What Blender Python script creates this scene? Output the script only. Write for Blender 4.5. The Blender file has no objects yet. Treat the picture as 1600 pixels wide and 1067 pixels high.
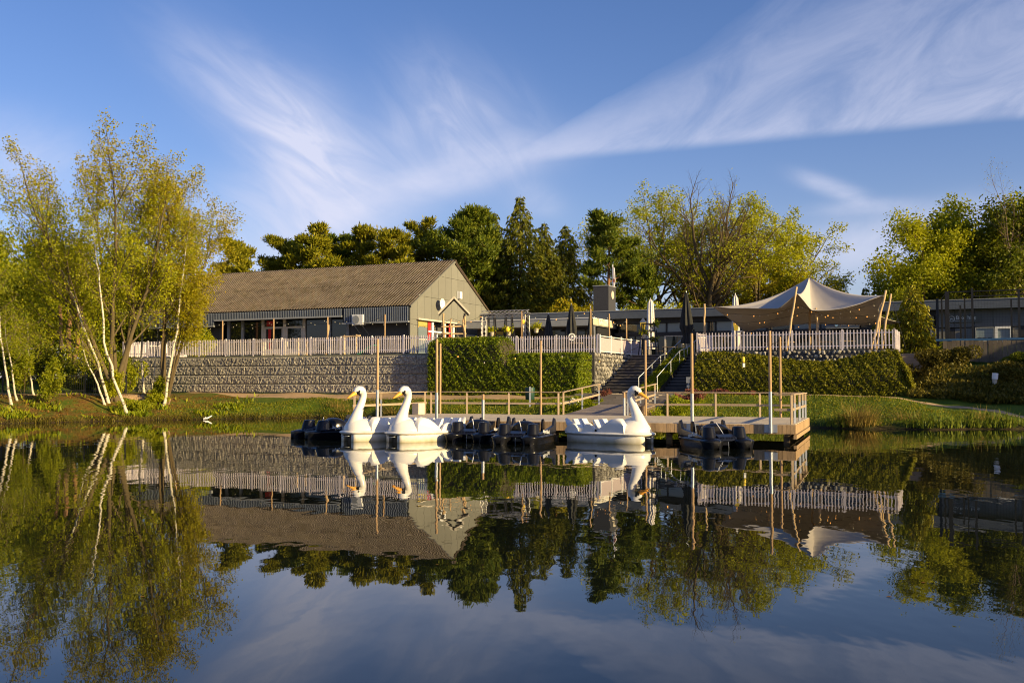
import bpy, math, random
import numpy as np
from mathutils import Vector, Matrix

S = bpy.context.scene
COL = S.collection
R = math.radians
rnd = random.Random(7)
NR = np.random.default_rng(11)

# ------------------------------------------------------------------ camera
F = 1556.0; H0 = 2.0; PITCH = 2.447
cd = bpy.data.cameras.new('camera'); cam = bpy.data.objects.new('camera', cd); COL.objects.link(cam)
cd.sensor_width = 36; cd.lens = 36 * F / 1600; cd.clip_start = 0.1; cd.clip_end = 3000
cam.location = (0, 0, H0); cam.rotation_euler = (R(90 + PITCH), 0, 0)
S.camera = cam
S.render.resolution_x = 1024; S.render.resolution_y = 682
S.render.engine = 'CYCLES'
S.cycles.use_denoising = True
S.cycles.max_bounces = 7; S.cycles.diffuse_bounces = 3; S.cycles.glossy_bounces = 4
S.cycles.transmission_bounces = 3; S.cycles.transparent_max_bounces = 6
S.cycles.caustics_reflective = False; S.cycles.caustics_refractive = False
S.view_settings.view_transform = 'Standard'; S.view_settings.look = 'None'
S.view_settings.gamma = 1; S.view_settings.use_curve_mapping = False
S.view_settings.exposure = 0.77
S.cycles.pixel_filter_type = 'BLACKMAN_HARRIS'; S.cycles.filter_width = 1.05

# ------------------------------------------------------------------ sun and sky
SUN_AZ = 35.0      # degrees from the +X axis towards the viewer's side (-Y)
SUN_EL = 16.0
sdir = Vector((math.cos(R(SUN_EL)) * math.cos(R(SUN_AZ)), -math.cos(R(SUN_EL)) * math.sin(R(SUN_AZ)), math.sin(R(SUN_EL))))
sl = bpy.data.lights.new('sun', 'SUN'); sun = bpy.data.objects.new('sun', sl); COL.objects.link(sun)
sl.energy = 5.0; sl.angle = R(0.5); sl.color = (1.0, 0.77, 0.38)
sun.rotation_euler = sdir.to_track_quat('Z', 'Y').to_euler()
sun.location = (60, -60, 40)

world = bpy.data.worlds.new('World'); S.world = world; world.use_nodes = True
nt = world.node_tree; nt.nodes.clear()
def wn(t): return nt.nodes.new(t)
def wm(op, a, b=None, c=None, clamp=False):
    n = wn('ShaderNodeMath'); n.operation = op; n.use_clamp = clamp
    for i, x in enumerate((a, b, c)):
        if x is None: continue
        if isinstance(x, (int, float)): n.inputs[i].default_value = x
        else: nt.links.new(x, n.inputs[i])
    return n.outputs[0]
def wmix(f, a, b, mode='MIX'):
    n = wn('ShaderNodeMix'); n.data_type = 'RGBA'; n.blend_type = mode
    for s, x in ((n.inputs[0], f), (n.inputs[6], a), (n.inputs[7], b)):
        if isinstance(x, (int, float)): s.default_value = x
        elif isinstance(x, tuple): s.default_value = (*x, 1)
        else: nt.links.new(x, s)
    return n.outputs[2]
def wsmooth(x, lo, hi):
    n = wn('ShaderNodeMapRange'); n.interpolation_type = 'SMOOTHSTEP'
    nt.links.new(x, n.inputs[0]); n.inputs[1].default_value = lo; n.inputs[2].default_value = hi
    return n.outputs[0]
sky = wn('ShaderNodeTexSky'); sky.sky_type = 'NISHITA'; sky.sun_disc = False
sky.sun_elevation = R(SUN_EL); sky.sun_rotation = R(90 + SUN_AZ)
sky.air_density = 1.0; sky.dust_density = 0.6; sky.ozone_density = 2.0; sky.altitude = 20
tc = wn('ShaderNodeTexCoord'); sep = wn('ShaderNodeSeparateXYZ'); nt.links.new(tc.outputs['Generated'], sep.inputs[0])
dx, dy, dz = sep.outputs
ys = wm('MAXIMUM', dy, 0.12)
U = wm('DIVIDE', dx, ys); E = wm('DIVIDE', dz, ys)          # where on the northern sky a cloud stands
front = wsmooth(dy, 0.1, 0.4)
def noise2(sx, sy, rot, scale, detail=5, rough=0.55, dist=0.0, off=0.0):
    cx = wm('ADD', wm('MULTIPLY', U, math.cos(rot)), wm('MULTIPLY', E, math.sin(rot)))
    cy = wm('SUBTRACT', wm('MULTIPLY', E, math.cos(rot)), wm('MULTIPLY', U, math.sin(rot)))
    cb = wn('ShaderNodeCombineXYZ')
    nt.links.new(wm('MULTIPLY', cx, sx), cb.inputs[0]); nt.links.new(wm('MULTIPLY', cy, sy), cb.inputs[1]); cb.inputs[2].default_value = off
    n = wn('ShaderNodeTexNoise'); n.inputs['Scale'].default_value = scale; n.inputs['Detail'].default_value = detail
    n.inputs['Roughness'].default_value = rough; n.inputs['Distortion'].default_value = dist
    nt.links.new(cb.outputs[0], n.inputs['Vector']); return n.outputs[0]
def blob(px, py, ang, sl_, ss_):
    u0 = (px - 800) / F; e0 = (600 - py) / F; r = R(ang)
    du = wm('SUBTRACT', U, u0); de = wm('SUBTRACT', E, e0)
    p = wm('ADD', wm('MULTIPLY', du, math.cos(r)), wm('MULTIPLY', de, math.sin(r)))
    q = wm('SUBTRACT', wm('MULTIPLY', de, math.cos(r)), wm('MULTIPLY', du, math.sin(r)))
    a = wm('POWER', wm('ABSOLUTE', wm('DIVIDE', p, sl_ / F)), 2.4); b = wm('POWER', wm('ABSOLUTE', wm('DIVIDE', q, ss_ / F)), 2.4)
    return wm('EXPONENT', wm('MULTIPLY', wm('ADD', a, b), -1.0))
warp = wm('MULTIPLY', wm('SUBTRACT', noise2(1, 1, 0, 9, 4), 0.5), 0.035)
Ew = wm('ADD', E, warp)
# long streak that widens towards the upper right
elow = wm('ADD', wm('MULTIPLY', U, 0.088), 0.222)
eup = wm('ADD', wm('MULTIPLY', U, 0.60), 0.232)
tt = wm('DIVIDE', wm('SUBTRACT', E, elow), wm('MAXIMUM', wm('SUBTRACT', eup, elow), 0.012))
edge = wsmooth(wm('SUBTRACT', wm('ADD', E, wm('MULTIPLY', warp, 0.12)), elow), -0.003, 0.010)
fall = wm('POWER', wm('SUBTRACT', 1.0, wm('MINIMUM', wm('MAXIMUM', wm('ADD', tt, wm('MULTIPLY', warp, 9.0)), 0.0), 1.0)), 0.6)
tex1 = wsmooth(noise2(1, 2.6, R(32), 7, 7, 0.62, 0.6), 0.28, 0.72)
streak = wm('MULTIPLY', wm('MULTIPLY', edge, fall), wm('ADD', wm('MULTIPLY', tex1, 0.62), 0.30))
streak = wm('MULTIPLY', streak, wsmooth(U, -0.08, 0.10))
# feathered wing and fan further left, the band that joins them, small wisps
tex2 = wsmooth(noise2(0.9, 3.2, R(-38), 9, 6, 0.58, 1.1), 0.30, 0.72)
tex3 = wsmooth(noise2(0.9, 3.0, R(-52), 10, 6, 0.58, 1.0, 3.1), 0.30, 0.74)
texb = wsmooth(noise2(1, 1.8, R(20), 8, 6, 0.6, 0.5, 7.7), 0.25, 0.75)
def tot(*xs):
    r = xs[0]
    for x in xs[1:]: r = wm('ADD', r, x)
    return r
def sc(x, k): return wm('MULTIPLY', x, k)
wing = wm('MULTIPLY', tot(sc(blob(410, 165, -38, 175, 62), 1.0), sc(blob(480, 230, -60, 115, 80), 0.95), sc(blob(430, 330, 15, 140, 75), 0.85)), wm('ADD', sc(tex2, 0.42), 0.44))
fan = wm('MULTIPLY', tot(sc(blob(725, 185, -35, 125, 78), 0.9), sc(blob(650, 215, 20, 95, 50), 0.55)), wm('ADD', sc(tex3, 0.42), 0.36))
band = wm('MULTIPLY', tot(sc(blob(700, 268, 14, 200, 34), 0.7), sc(blob(560, 340, 24, 190, 40), 0.72)), wm('ADD', sc(texb, 0.6), 0.4))
wisp = wm('MULTIPLY', tot(sc(blob(1300, 290, -18, 52, 14), 1.0), sc(blob(1350, 322, 4, 80, 12), 0.4), sc(blob(1360, 385, 8, 190, 46), 0.62),
            sc(blob(842, 312, -10, 42, 24), 0.36), sc(blob(1540, 330, 10, 110, 30), 0.3), sc(blob(20, 240, -14, 130, 60), 0.42)), wm('ADD', sc(texb, 1.0), 0.55))
# thin cirrus anywhere else in the sky
allsky = wn('ShaderNodeTexNoise'); allsky.inputs['Scale'].default_value = 2.2; allsky.inputs['Detail'].default_value = 6; allsky.inputs['Distortion'].default_value = 0.8
nt.links.new(tc.outputs['Generated'], allsky.inputs['Vector'])
thin = wm('MULTIPLY', wsmooth(allsky.outputs[0], 0.55, 0.80), 0.4)
cl = wm('MULTIPLY', tot(sc(streak, 0.95), wing, fan, band, wisp), front)
cl = wm('MINIMUM', wm('ADD', wm('MULTIPLY', cl, 0.62), wm('MULTIPLY', thin, wm('SUBTRACT', 1.0, front))), 0.85)
hsv = wn('ShaderNodeHueSaturation'); hsv.inputs['Saturation'].default_value = 1.20; nt.links.new(sky.outputs[0], hsv.inputs['Color'])
SKY_TINT = (0.90, 0.82, 1.06)
skc = wmix(1.0, hsv.outputs[0], SKY_TINT, 'MULTIPLY')
CLOUD = (5.4, 5.5, 6.7)
hz = wm('MULTIPLY', wm('EXPONENT', wm('MULTIPLY', wm('ABSOLUTE', dz), -9.0)), 0.34)     # pale veil low all round the horizon
fin = wmix(cl, wmix(hz, skc, (5.0, 5.3, 6.6)), CLOUD)
bg = wn('ShaderNodeBackground'); bg.inputs['Strength'].default_value = 0.084; nt.links.new(fin, bg.inputs['Color'])
wo = wn('ShaderNodeOutputWorld'); nt.links.new(bg.outputs[0], wo.inputs[0])

# ------------------------------------------------------------------ helpers
SA = R(24.7); CA, SN = math.cos(SA), math.sin(SA)
SITE = -SA                                        # every wall, stair and deck follows one grid, turned this much
def W(a, b, z=0.0): return (CA * a + SN * b, -SN * a + CA * b, z)
def AB(x, y): return (CA * x - SN * y, SN * x + CA * y)
def px_x(px, Y): return (px - 800) / F * Y
def py_z(py, Y):
    yu = (533.5 - py) / F; p = R(PITCH)
    return H0 + Y * (math.sin(p) + yu * math.cos(p)) / (math.cos(p) - yu * math.sin(p))

class MB:
    def __init__(s): s.v = []; s.f = []; s.m = []
    def add(s, vs, fs, m=0):
        o = len(s.v); s.v.extend([tuple(x) for x in vs])
        for f in fs: s.f.append(tuple(i + o for i in f)); s.m.append(m)
        return s
    def box(s, c, d, m=0, rz=0.0, rot=None):
        M3 = rot if rot is not None else (Matrix.Rotation(rz, 3, 'Z') if rz else None)
        vs = []
        for z in (-.5, .5):
            for x, y in ((-.5, -.5), (.5, -.5), (.5, .5), (-.5, .5)):
                p = Vector((x * d[0], y * d[1], z * d[2]))
                if M3: p = M3 @ p
                vs.append(p + Vector(c))
        return s.add(vs, [(3, 2, 1, 0), (4, 5, 6, 7), (0, 1, 5, 4), (1, 2, 6, 5), (2, 3, 7, 6), (3, 0, 4, 7)], m)
    def beam(s, p0, p1, w, h, m=0, up=(0, 0, 1)):
        p0, p1 = Vector(p0), Vector(p1); d = (p1 - p0); L = d.length; d.normalize()
        up = Vector(up)
        if abs(d.dot(up)) > .98: up = Vector((0, 1, 0))
        x = d.cross(up).normalized(); z = x.cross(d)
        rot = Matrix((x, d, z)).transposed()
        return s.box((p0 + p1) / 2, (w, L, h), m, rot=rot)
    def tube(s, pts, rad, n=8, m=0, cap=True):
        pts = [Vector(p) for p in pts]; k = len(pts)
        if isinstance(rad, (int, float)): rad = [rad] * k
        o = len(s.v); ref = None
        for i, p in enumerate(pts):
            d = (pts[min(i + 1, k - 1)] - pts[max(i - 1, 0)]).normalized()
            if ref is None: ref = d.orthogonal().normalized()
            ref = (ref - d * ref.dot(d))
            ref = ref.normalized() if ref.length > 1e-6 else d.orthogonal().normalized()
            y = d.cross(ref)
            for j in range(n):
                t = 2 * math.pi * j / n
                s.v.append(tuple(p + (ref * math.cos(t) + y * math.sin(t)) * rad[i]))
        for i in range(k - 1):
            for j in range(n):
                j2 = (j + 1) % n
                s.f.append((o + i * n + j, o + i * n + j2, o + (i + 1) * n + j2, o + (i + 1) * n + j)); s.m.append(m)
        if cap:
            s.f.append(tuple(o + j for j in reversed(range(n)))); s.m.append(m)
            s.f.append(tuple(o + (k - 1) * n + j for j in range(n))); s.m.append(m)
        return s
    def loft(s, rings, m=0, cap=True):
        n = len(rings[0]); o = len(s.v)
        for r in rings: s.v.extend([tuple(p) for p in r])
        for i in range(len(rings) - 1):
            for j in range(n):
                j2 = (j + 1) % n
                s.f.append((o + i * n + j, o + i * n + j2, o + (i + 1) * n + j2, o + (i + 1) * n + j)); s.m.append(m)
        if cap:
            s.f.append(tuple(o + j for j in reversed(range(n)))); s.m.append(m)
            q = o + (len(rings) - 1) * n; s.f.append(tuple(q + j for j in range(n))); s.m.append(m)
        return s
    def prism(s, prof, y0, y1, m=0, axis='y'):
        def P(p, t): return (p[0], t, p[1]) if axis == 'y' else ((t, p[0], p[1]) if axis == 'x' else (p[0], p[1], t))
        return s.loft([[P(p, y0) for p in prof], [P(p, y1) for p in prof]], m)
    def mesh(s, name, mats, smooth=False):
        me = bpy.data.meshes.new(name); me.from_pydata(s.v, [], s.f)
        for mt in (mats if isinstance(mats, (list, tuple)) else [mats]): me.materials.append(mt)
        if any(s.m): me.polygons.foreach_set('material_index', s.m)
        import bmesh
        bm = bmesh.new(); bm.from_mesh(me); bmesh.ops.recalc_face_normals(bm, faces=bm.faces); bm.to_mesh(me); bm.free()
        if smooth: me.polygons.foreach_set('use_smooth', [True] * len(me.polygons))
        me.update(); return me
    def build(s, name, mats, parent=None, smooth=False, loc=None, bevel=0, auto=None):
        o = link(name, s.mesh(name, mats, smooth), parent, loc)
        if auto is not None:
            o.data.polygons.foreach_set('use_smooth', [True] * len(o.data.polygons)); o.data.set_sharp_from_angle(angle=R(auto))
        if bevel:
            b = o.modifiers.new('soft_edge', 'BEVEL'); b.width = bevel; b.segments = 2; b.limit_method = 'ANGLE'
        return o
def link(name, me, parent=None, loc=None, rot=None):
    o = bpy.data.objects.new(name, me); COL.objects.link(o)
    if parent is not None: o.parent = parent
    if loc is not None: o.location = loc
    if rot is not None: o.rotation_euler = rot
    return o
def thing(name, label, cat, loc=(0, 0, 0), rz=0.0, group=None):
    o = bpy.data.objects.new(name, None); COL.objects.link(o); o.empty_display_size = .2
    o.location = loc; o.rotation_euler = (0, 0, rz); return tag(o, label, cat, group)
def tag(o, label, cat, group=None):
    o['label'] = label; o['category'] = cat
    if group: o['group'] = group
    return o
def structure(o): o['kind'] = 'structure'; return o
def stuff(o): o['kind'] = 'stuff'; return o
KIDS = {}
def copy_thing(root, loc, rz=0.0, label=None, group=None, scale=None):
    c = root.copy(); COL.objects.link(c); c.location = loc; c.rotation_euler = (0, 0, rz)
    if scale: c.scale = (scale, scale, scale) if isinstance(scale, (int, float)) else scale
    if label: c['label'] = label
    if group: c['group'] = group
    for ch in list(root.children):
        k = ch.copy(); COL.objects.link(k); k.parent = c
        for g in list(ch.children):
            q = g.copy(); COL.objects.link(q); q.parent = k
    return c

# ------------------------------------------------------------------ materials
def mat(name, col, rough=.6, metal=0.0, var=.18, sc=5.0, bump=0.0, bsc=40.0, rv=.10, stretch=(1, 1, 1), spec=.4, col2=None, thr=(.45, .62), sc2=2.0, coat=0.0):
    m = bpy.data.materials.new(name); m.use_nodes = True; t = m.node_tree; N = t.nodes; L = t.links
    b = N['Principled BSDF']; b.inputs['Roughness'].default_value = rough; b.inputs['Metallic'].default_value = metal
    b.inputs['Specular IOR Level'].default_value = spec
    if coat: b.inputs['Coat Weight'].default_value = coat; b.inputs['Coat Roughness'].default_value = .15
    tcn = N.new('ShaderNodeTexCoord'); oi = N.new('ShaderNodeObjectInfo')
    off = N.new('ShaderNodeVectorMath'); off.operation = 'MULTIPLY_ADD'
    L.new(tcn.outputs['Object'], off.inputs[0]); off.inputs[1].default_value = stretch
    cmb = N.new('ShaderNodeMath'); cmb.operation = 'MULTIPLY'; L.new(oi.outputs['Random'], cmb.inputs[0]); cmb.inputs[1].default_value = 53.0
    L.new(cmb.outputs[0], off.inputs[2])
    n1 = N.new('ShaderNodeTexNoise'); n1.inputs['Scale'].default_value = sc; n1.inputs['Detail'].default_value = 7; n1.inputs['Roughness'].default_value = .65
    L.new(off.outputs[0], n1.inputs['Vector'])
    mr = N.new('ShaderNodeMapRange'); L.new(n1.outputs[0], mr.inputs[0]); mr.inputs[1].default_value = .25; mr.inputs[2].default_value = .75
    mr.inputs[3].default_value = 1 - var; mr.inputs[4].default_value = 1 + var
    r2 = N.new('ShaderNodeMapRange'); L.new(oi.outputs['Random'], r2.inputs[0]); r2.inputs[3].default_value = 1 - rv; r2.inputs[4].default_value = 1 + rv
    mu = N.new('ShaderNodeMath'); mu.operation = 'MULTIPLY'; L.new(mr.outputs[0], mu.inputs[0]); L.new(r2.outputs[0], mu.inputs[1])
    base = None
    if col2 is not None:
        n2 = N.new('ShaderNodeTexNoise'); n2.inputs['Scale'].default_value = sc2; n2.inputs['Detail'].default_value = 6; L.new(off.outputs[0], n2.inputs['Vector'])
        m2 = N.new('ShaderNodeMapRange'); L.new(n2.outputs[0], m2.inputs[0]); m2.inputs[1].default_value = thr[0]; m2.inputs[2].default_value = thr[1]
        mx = N.new('ShaderNodeMix'); mx.data_type = 'RGBA'; L.new(m2.outputs[0], mx.inputs[0]); mx.inputs[6].default_value = (*col, 1); mx.inputs[7].default_value = (*col2, 1)
        base = mx.outputs[2]
    vm = N.new('ShaderNodeVectorMath'); vm.operation = 'SCALE'
    if base is None: vm.inputs[0].default_value = col
    else: L.new(base, vm.inputs[0])
    L.new(mu.outputs[0], vm.inputs['Scale']); L.new(vm.outputs[0], b.inputs['Base Color'])
    if bump:
        n3 = N.new('ShaderNodeTexNoise'); n3.inputs['Scale'].default_value = bsc; n3.inputs['Detail'].default_value = 5; L.new(off.outputs[0], n3.inputs['Vector'])
        bp = N.new('ShaderNodeBump'); bp.inputs['Strength'].default_value = bump; bp.inputs['Distance'].default_value = .02
        L.new(n3.outputs[0], bp.inputs['Height']); L.new(bp.outputs[0], b.inputs['Normal'])
    return m
def leafmat(name, cols, transl=.35):
    m = bpy.data.materials.new(name); m.use_nodes = True; t = m.node_tree; N = t.nodes; L = t.links; N.clear()
    at = N.new('ShaderNodeAttribute'); at.attribute_name = 'tint'; cr = N.new('ShaderNodeValToRGB')
    L.new(at.outputs['Fac'], cr.inputs[0]); e = cr.color_ramp.elements
    e[0].color = (*cols[0], 1); e[1].color = (*cols[-1], 1)
    for i, c in enumerate(cols[1:-1]):
        q = e.new((i + 1) / (len(cols) - 1)); q.color = (*c, 1)
    d = N.new('ShaderNodeBsdfDiffuse'); tr = N.new('ShaderNodeBsdfTranslucent'); mx = N.new('ShaderNodeMixShader'); mx.inputs[0].default_value = transl
    L.new(cr.outputs[0], d.inputs[0]); L.new(cr.outputs[0], tr.inputs[0]); L.new(d.outputs[0], mx.inputs[1]); L.new(tr.outputs[0], mx.inputs[2])
    gl = N.new('ShaderNodeBsdfGlossy'); gl.inputs['Roughness'].default_value = .45; gl.inputs[0].default_value = (.9, .9, .8, 1)
    m2 = N.new('ShaderNodeMixShader'); m2.inputs[0].default_value = .012; L.new(mx.outputs[0], m2.inputs[1]); L.new(gl.outputs[0], m2.inputs[2])
    o = N.new('ShaderNodeOutputMaterial'); L.new(m2.outputs[0], o.inputs[0]); return m
def emit(name, col, strength):
    m = bpy.data.materials.new(name); m.use_nodes = True; b = m.node_tree.nodes['Principled BSDF']
    b.inputs['Base Color'].default_value = (*col, 1); b.inputs['Emission Color'].default_value = (*col, 1); b.inputs['Emission Strength'].default_value = strength; return m
def glass(name, col=(.02, .025, .025), rough=.03):
    m = bpy.data.materials.new(name); m.use_nodes = True; b = m.node_tree.nodes['Principled BSDF']
    b.inputs['Base Color'].default_value = (*col, 1); b.inputs['Roughness'].default_value = rough; b.inputs['Specular IOR Level'].default_value = .7; return m

M = {}
M['galv'] = mat('galvanised_steel', (.40, .42, .45), .42, .6, .15, 12, rv=.05)
M['polewood'] = mat('pole_wood', (.42, .27, .14), .75, 0, .22, 8, .3, 60, stretch=(4, 4, .6))
M['railwood'] = mat('rail_wood', (.40, .30, .20), .8, 0, .25, 8, .3, 50, stretch=(3, 3, 3))
M['plank'] = mat('deck_plank_wood', (.56, .47, .35), .85, 0, .22, 3, .3, 40, rv=.14)
M['fascia'] = mat('fascia_wood', (.40, .265, .14), .75, 0, .25, 5, .25, 50, rv=.22, stretch=(4, 4, .8))
M['beam'] = mat('dark_wet_wood', (.12, .085, .05), .8, 0, .25, 4)
M['rampwood'] = mat('ramp_wood', (.25, .20, .165), .85, 0, .2, 3, rv=.12)
M['stair'] = mat('stair_stone', (.055, .05, .05), .8, 0, .25, 3, rv=.15)
M['nosing'] = mat('stair_nosing', (.17, .15, .14), .75, 0, .25, 3)
M['picket'] = mat('picket_paint', (.74, .655, .655), .55, 0, .08, 4, rv=.07)
M['block'] = mat('concrete_block', (.38, .345, .275), .9, 0, .35, 7, .5, 50, rv=.12, col2=(.19, .17, .16), sc2=9, thr=(.42, .6))
M['joint'] = mat('joint_concrete', (.20, .19, .13), .9, 0, .3, 3)
M['stone'] = mat('gabion_stone', (.27, .25, .21), .9, 0, .3, 4, .4, 25, rv=.4)
M['cage'] = mat('dark_stone_fill', (.07, .065, .06), .9, 0, .3, 6)
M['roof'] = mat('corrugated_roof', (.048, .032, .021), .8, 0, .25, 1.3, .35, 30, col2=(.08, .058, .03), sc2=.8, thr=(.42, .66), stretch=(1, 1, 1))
M['roof_crest'] = mat('sunlit_roof_crest', (.58, .46, .29), .75, 0, .45, 1.1, .3, 30, col2=(.26, .20, .11), sc2=1.6, thr=(.48, .66))  # rib crests coloured lighter to stand in for sunlight catching their edges
M['slate'] = mat('slate_blue_metal', (.085, .10, .125), .5, .1, .14, 2, rv=.03)
M['slate_rib'] = mat('slate_rib_metal', (.27, .30, .34), .45, .1, .14, 2, rv=.03)
M['panel'] = mat('olive_grey_panel', (.19, .185, .152), .62, 0, .07, 1.2, rv=.06)
M['darkwall'] = mat('dark_grey_wall', (.085, .085, .085), .7, 0, .12, 1.5)
M['dark'] = mat('near_black_paint', (.022, .022, .025), .55, 0, .15, 4)
M['gutter'] = mat('gutter_grey', (.30, .31, .31), .5, 0, .12, 3)
M['frame'] = mat('warm_white_frame', (.56, .50, .40), .6, 0, .1, 3)
M['white'] = mat('white_paint', (.78, .77, .74), .45, 0, .06, 3, rv=.04)
M['red'] = mat('red_curtain', (.55, .025, .02), .8, 0, .2, 6)
M['glass'] = glass('dark_window_glass', (.012, .016, .016), .03)
M['glass2'] = glass('grey_window_glass', (.16, .20, .22), .12)
M['grid'] = mat('interior_dark', (.02, .02, .018), .9)
M['fibreglass'] = mat('white_fibreglass', (.76, .73, .68), .30, 0, .05, 2, coat=.3, rv=.02, spec=.5, col2=(.74, .70, .60), sc2=2.6, thr=(.52, .85))
M['hullwhite'] = mat('weathered_white_hull', (.78, .74, .66), .38, 0, .10, 3, coat=.2, rv=.02, col2=(.50, .46, .34), sc2=2.2, thr=(.52, .80))
M['hullstain'] = mat('stained_white_hull', (.78, .74, .66), .38, 0, .10, 3, coat=.2, rv=.02, spec=.5)
def add_tide(m, col, z0, z1):
    t = m.node_tree; N = t.nodes; L = t.links; b = N['Principled BSDF']; src = b.inputs['Base Color'].links[0].from_socket
    tc_ = N.new('ShaderNodeTexCoord'); sp_ = N.new('ShaderNodeSeparateXYZ'); L.new(tc_.outputs['Object'], sp_.inputs[0]); nz = N.new('ShaderNodeTexNoise'); nz.inputs['Scale'].default_value = 3.5; nz.inputs['Detail'].default_value = 6; L.new(tc_.outputs['Object'], nz.inputs['Vector'])
    ad = N.new('ShaderNodeMath'); ad.operation = 'MULTIPLY_ADD'; L.new(nz.outputs[0], ad.inputs[0]); ad.inputs[1].default_value = -.22; L.new(sp_.outputs[2], ad.inputs[2])
    mr = N.new('ShaderNodeMapRange'); L.new(ad.outputs[0], mr.inputs[0]); mr.inputs[1].default_value = z1 - .11; mr.inputs[2].default_value = z0 - .11
    mx = N.new('ShaderNodeMix'); mx.data_type = 'RGBA'; L.new(mr.outputs[0], mx.inputs[0]); L.new(src, mx.inputs[6]); mx.inputs[7].default_value = (*col, 1); L.new(mx.outputs[2], b.inputs['Base Color'])
add_tide(M['hullstain'], (.30, .25, .11), .0, .26)
M['beak'] = mat('orange_beak', (.80, .36, .04), .45, 0, .1, 5)
M['blackpl'] = mat('black_plastic', (.0075, .0075, .009), .25, 0, .2, 4, rv=.12, spec=.32)
M['bluebl'] = mat('blue_black_plastic', (.012, .015, .028), .30, 0, .2, 4, rv=.1, spec=.32)
M['print'] = mat('white_print', (.7, .7, .68), .6, 0, .05)
M['parablack'] = mat('black_parasol_cloth', (.028, .028, .026), .85, 0, .3, 6)
M['parawhite'] = mat('white_parasol_cloth', (.72, .66, .60), .85, 0, .1, 5)
M['tent'] = mat('tent_cloth', (.47, .425, .375), .85, 0, .06, 1.5, rv=.0)
M['logwood'] = mat('peeled_log', (.52, .36, .19), .75, 0, .2, 6, .3, 30, stretch=(3, 3, .7))
M['alu'] = mat('truss_aluminium', (.50, .48, .45), .45, .5, .12, 6)
M['bluegrey'] = mat('blue_grey_sign', (.05, .065, .10), .5, 0, .08)
M['cladding'] = mat('grey_cladding', (.14, .137, .132), .6, 0, .08, 1.5, rv=.10)
M['chimney'] = mat('charcoal_brick', (.042, .042, .047), .8, 0, .2, 9, .3, 30)
M['oldfence'] = mat('weathered_boards', (.13, .105, .075), .85, 0, .3, 4, .3, 30, rv=.2, stretch=(3, 3, .6))
M['mesh'] = mat('black_steel', (.02, .02, .02), .5, .3, .1)
M['green'] = mat('green_bin_paint', (.02, .06, .045), .5, 0, .15)
M['cream'] = mat('cream_concrete', (.55, .48, .36), .8, 0, .15, 6, .2, 40)
M['bulb'] = emit('warm_bulb', (1.0, .42, .08), .75)
M['bulboff'] = mat('clear_bulb', (.50, .46, .36), .2, 0, .05)
M['amber'] = emit('amber_lantern_glass', (1.0, .60, .05), .22)
M['wire'] = mat('black_wire', (.015, .015, .015), .6)
M['bark'] = mat('brown_bark', (.10, .07, .03), .9, 0, .35, 5, .6, 25, stretch=(2, 2, .5))
M['barkgrey'] = mat('grey_bark', (.115, .085, .04), .9, 0, .3, 5, .5, 25, stretch=(2, 2, .5))
M['barkpine'] = mat('orange_pine_bark', (.25, .125, .055), .9, 0, .4, 3, .5, 15, col2=(.10, .07, .045), sc2=.5, thr=(.4, .6))
M['barkbirch'] = mat('white_birch_bark', (.56, .50, .37), .7, 0, .25, 4, .4, 20, col2=(.05, .04, .03), sc2=4.5, thr=(.55, .63), stretch=(1, 1, 2.2))
M['barkdark'] = mat('dark_bark', (.06, .045, .03), .9, 0, .3, 5)
M['twig'] = mat('purple_brown_twig', (.15, .10, .075), .85, 0, .2, 5)
M['lf_gold'] = leafmat('gold_spring_leaf', [(0.25, 0.204, 0.008), (0.437, 0.36, 0.012), (0.375, 0.35, 0.014), (0.437, 0.292, 0.01)], .5)
M['lf_yg'] = leafmat('yellow_green_leaf', [(0.202, 0.241, 0.008), (0.361, 0.376, 0.01), (0.467, 0.443, 0.013), (0.275, 0.308, 0.01)], .45)
M['lf_green'] = leafmat('fresh_green_leaf', [(0.104, 0.153, 0.007), (0.219, 0.258, 0.009), (0.323, 0.315, 0.012), (0.156, 0.2, 0.008)], .4)
M['lf_dark'] = leafmat('deep_green_leaf', [(0.052, 0.076, 0.006), (0.115, 0.139, 0.008), (0.199, 0.191, 0.01)], .35)
M['lf_hedge'] = leafmat('hedge_leaf', [(0.05, 0.085, 0.006), (0.13, 0.18, 0.008), (0.23, 0.25, 0.011), (0.09, 0.13, 0.007)], .25)
M['lf_hedge2'] = leafmat('olive_hedge_leaf', [(0.06, 0.07, 0.007), (0.15, 0.15, 0.009), (0.26, 0.23, 0.012), (0.11, 0.11, 0.008)], .25)
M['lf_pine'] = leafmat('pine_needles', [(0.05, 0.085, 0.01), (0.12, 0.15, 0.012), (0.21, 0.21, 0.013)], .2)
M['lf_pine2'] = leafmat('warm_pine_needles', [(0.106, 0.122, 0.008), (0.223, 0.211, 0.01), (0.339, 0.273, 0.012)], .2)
M['lf_spruce'] = leafmat('spruce_needles', [(0.06, 0.075, 0.01), (0.13, 0.14, 0.012), (0.23, 0.2, 0.015)], .2)
M['lf_olive'] = leafmat('olive_ground_cover', [(.06, .058, .010), (.12, .10, .013), (.17, .13, .017)], .25)
M['lf_straw'] = leafmat('dry_straw', [(.26, .17, .045), (.38, .27, .07), (.20, .17, .03)], .3)
M['lf_reed'] = leafmat('iris_leaf', [(.09, .13, .012), (.16, .20, .02), (.21, .22, .03)], .35)
M['lf_grass'] = leafmat('lawn_grass', [(0.081, 0.12, 0.006), (0.14, 0.175, 0.008), (0.205, 0.202, 0.01), (0.238, 0.175, 0.016)], .3)
M['lf_heather'] = leafmat('red_heather', [(.16, .045, .04), (.24, .08, .06), (.11, .07, .03)], .2)
M['lf_white'] = leafmat('white_flower', [(.6, .6, .55), (.7, .68, .6)], .2)
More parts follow.
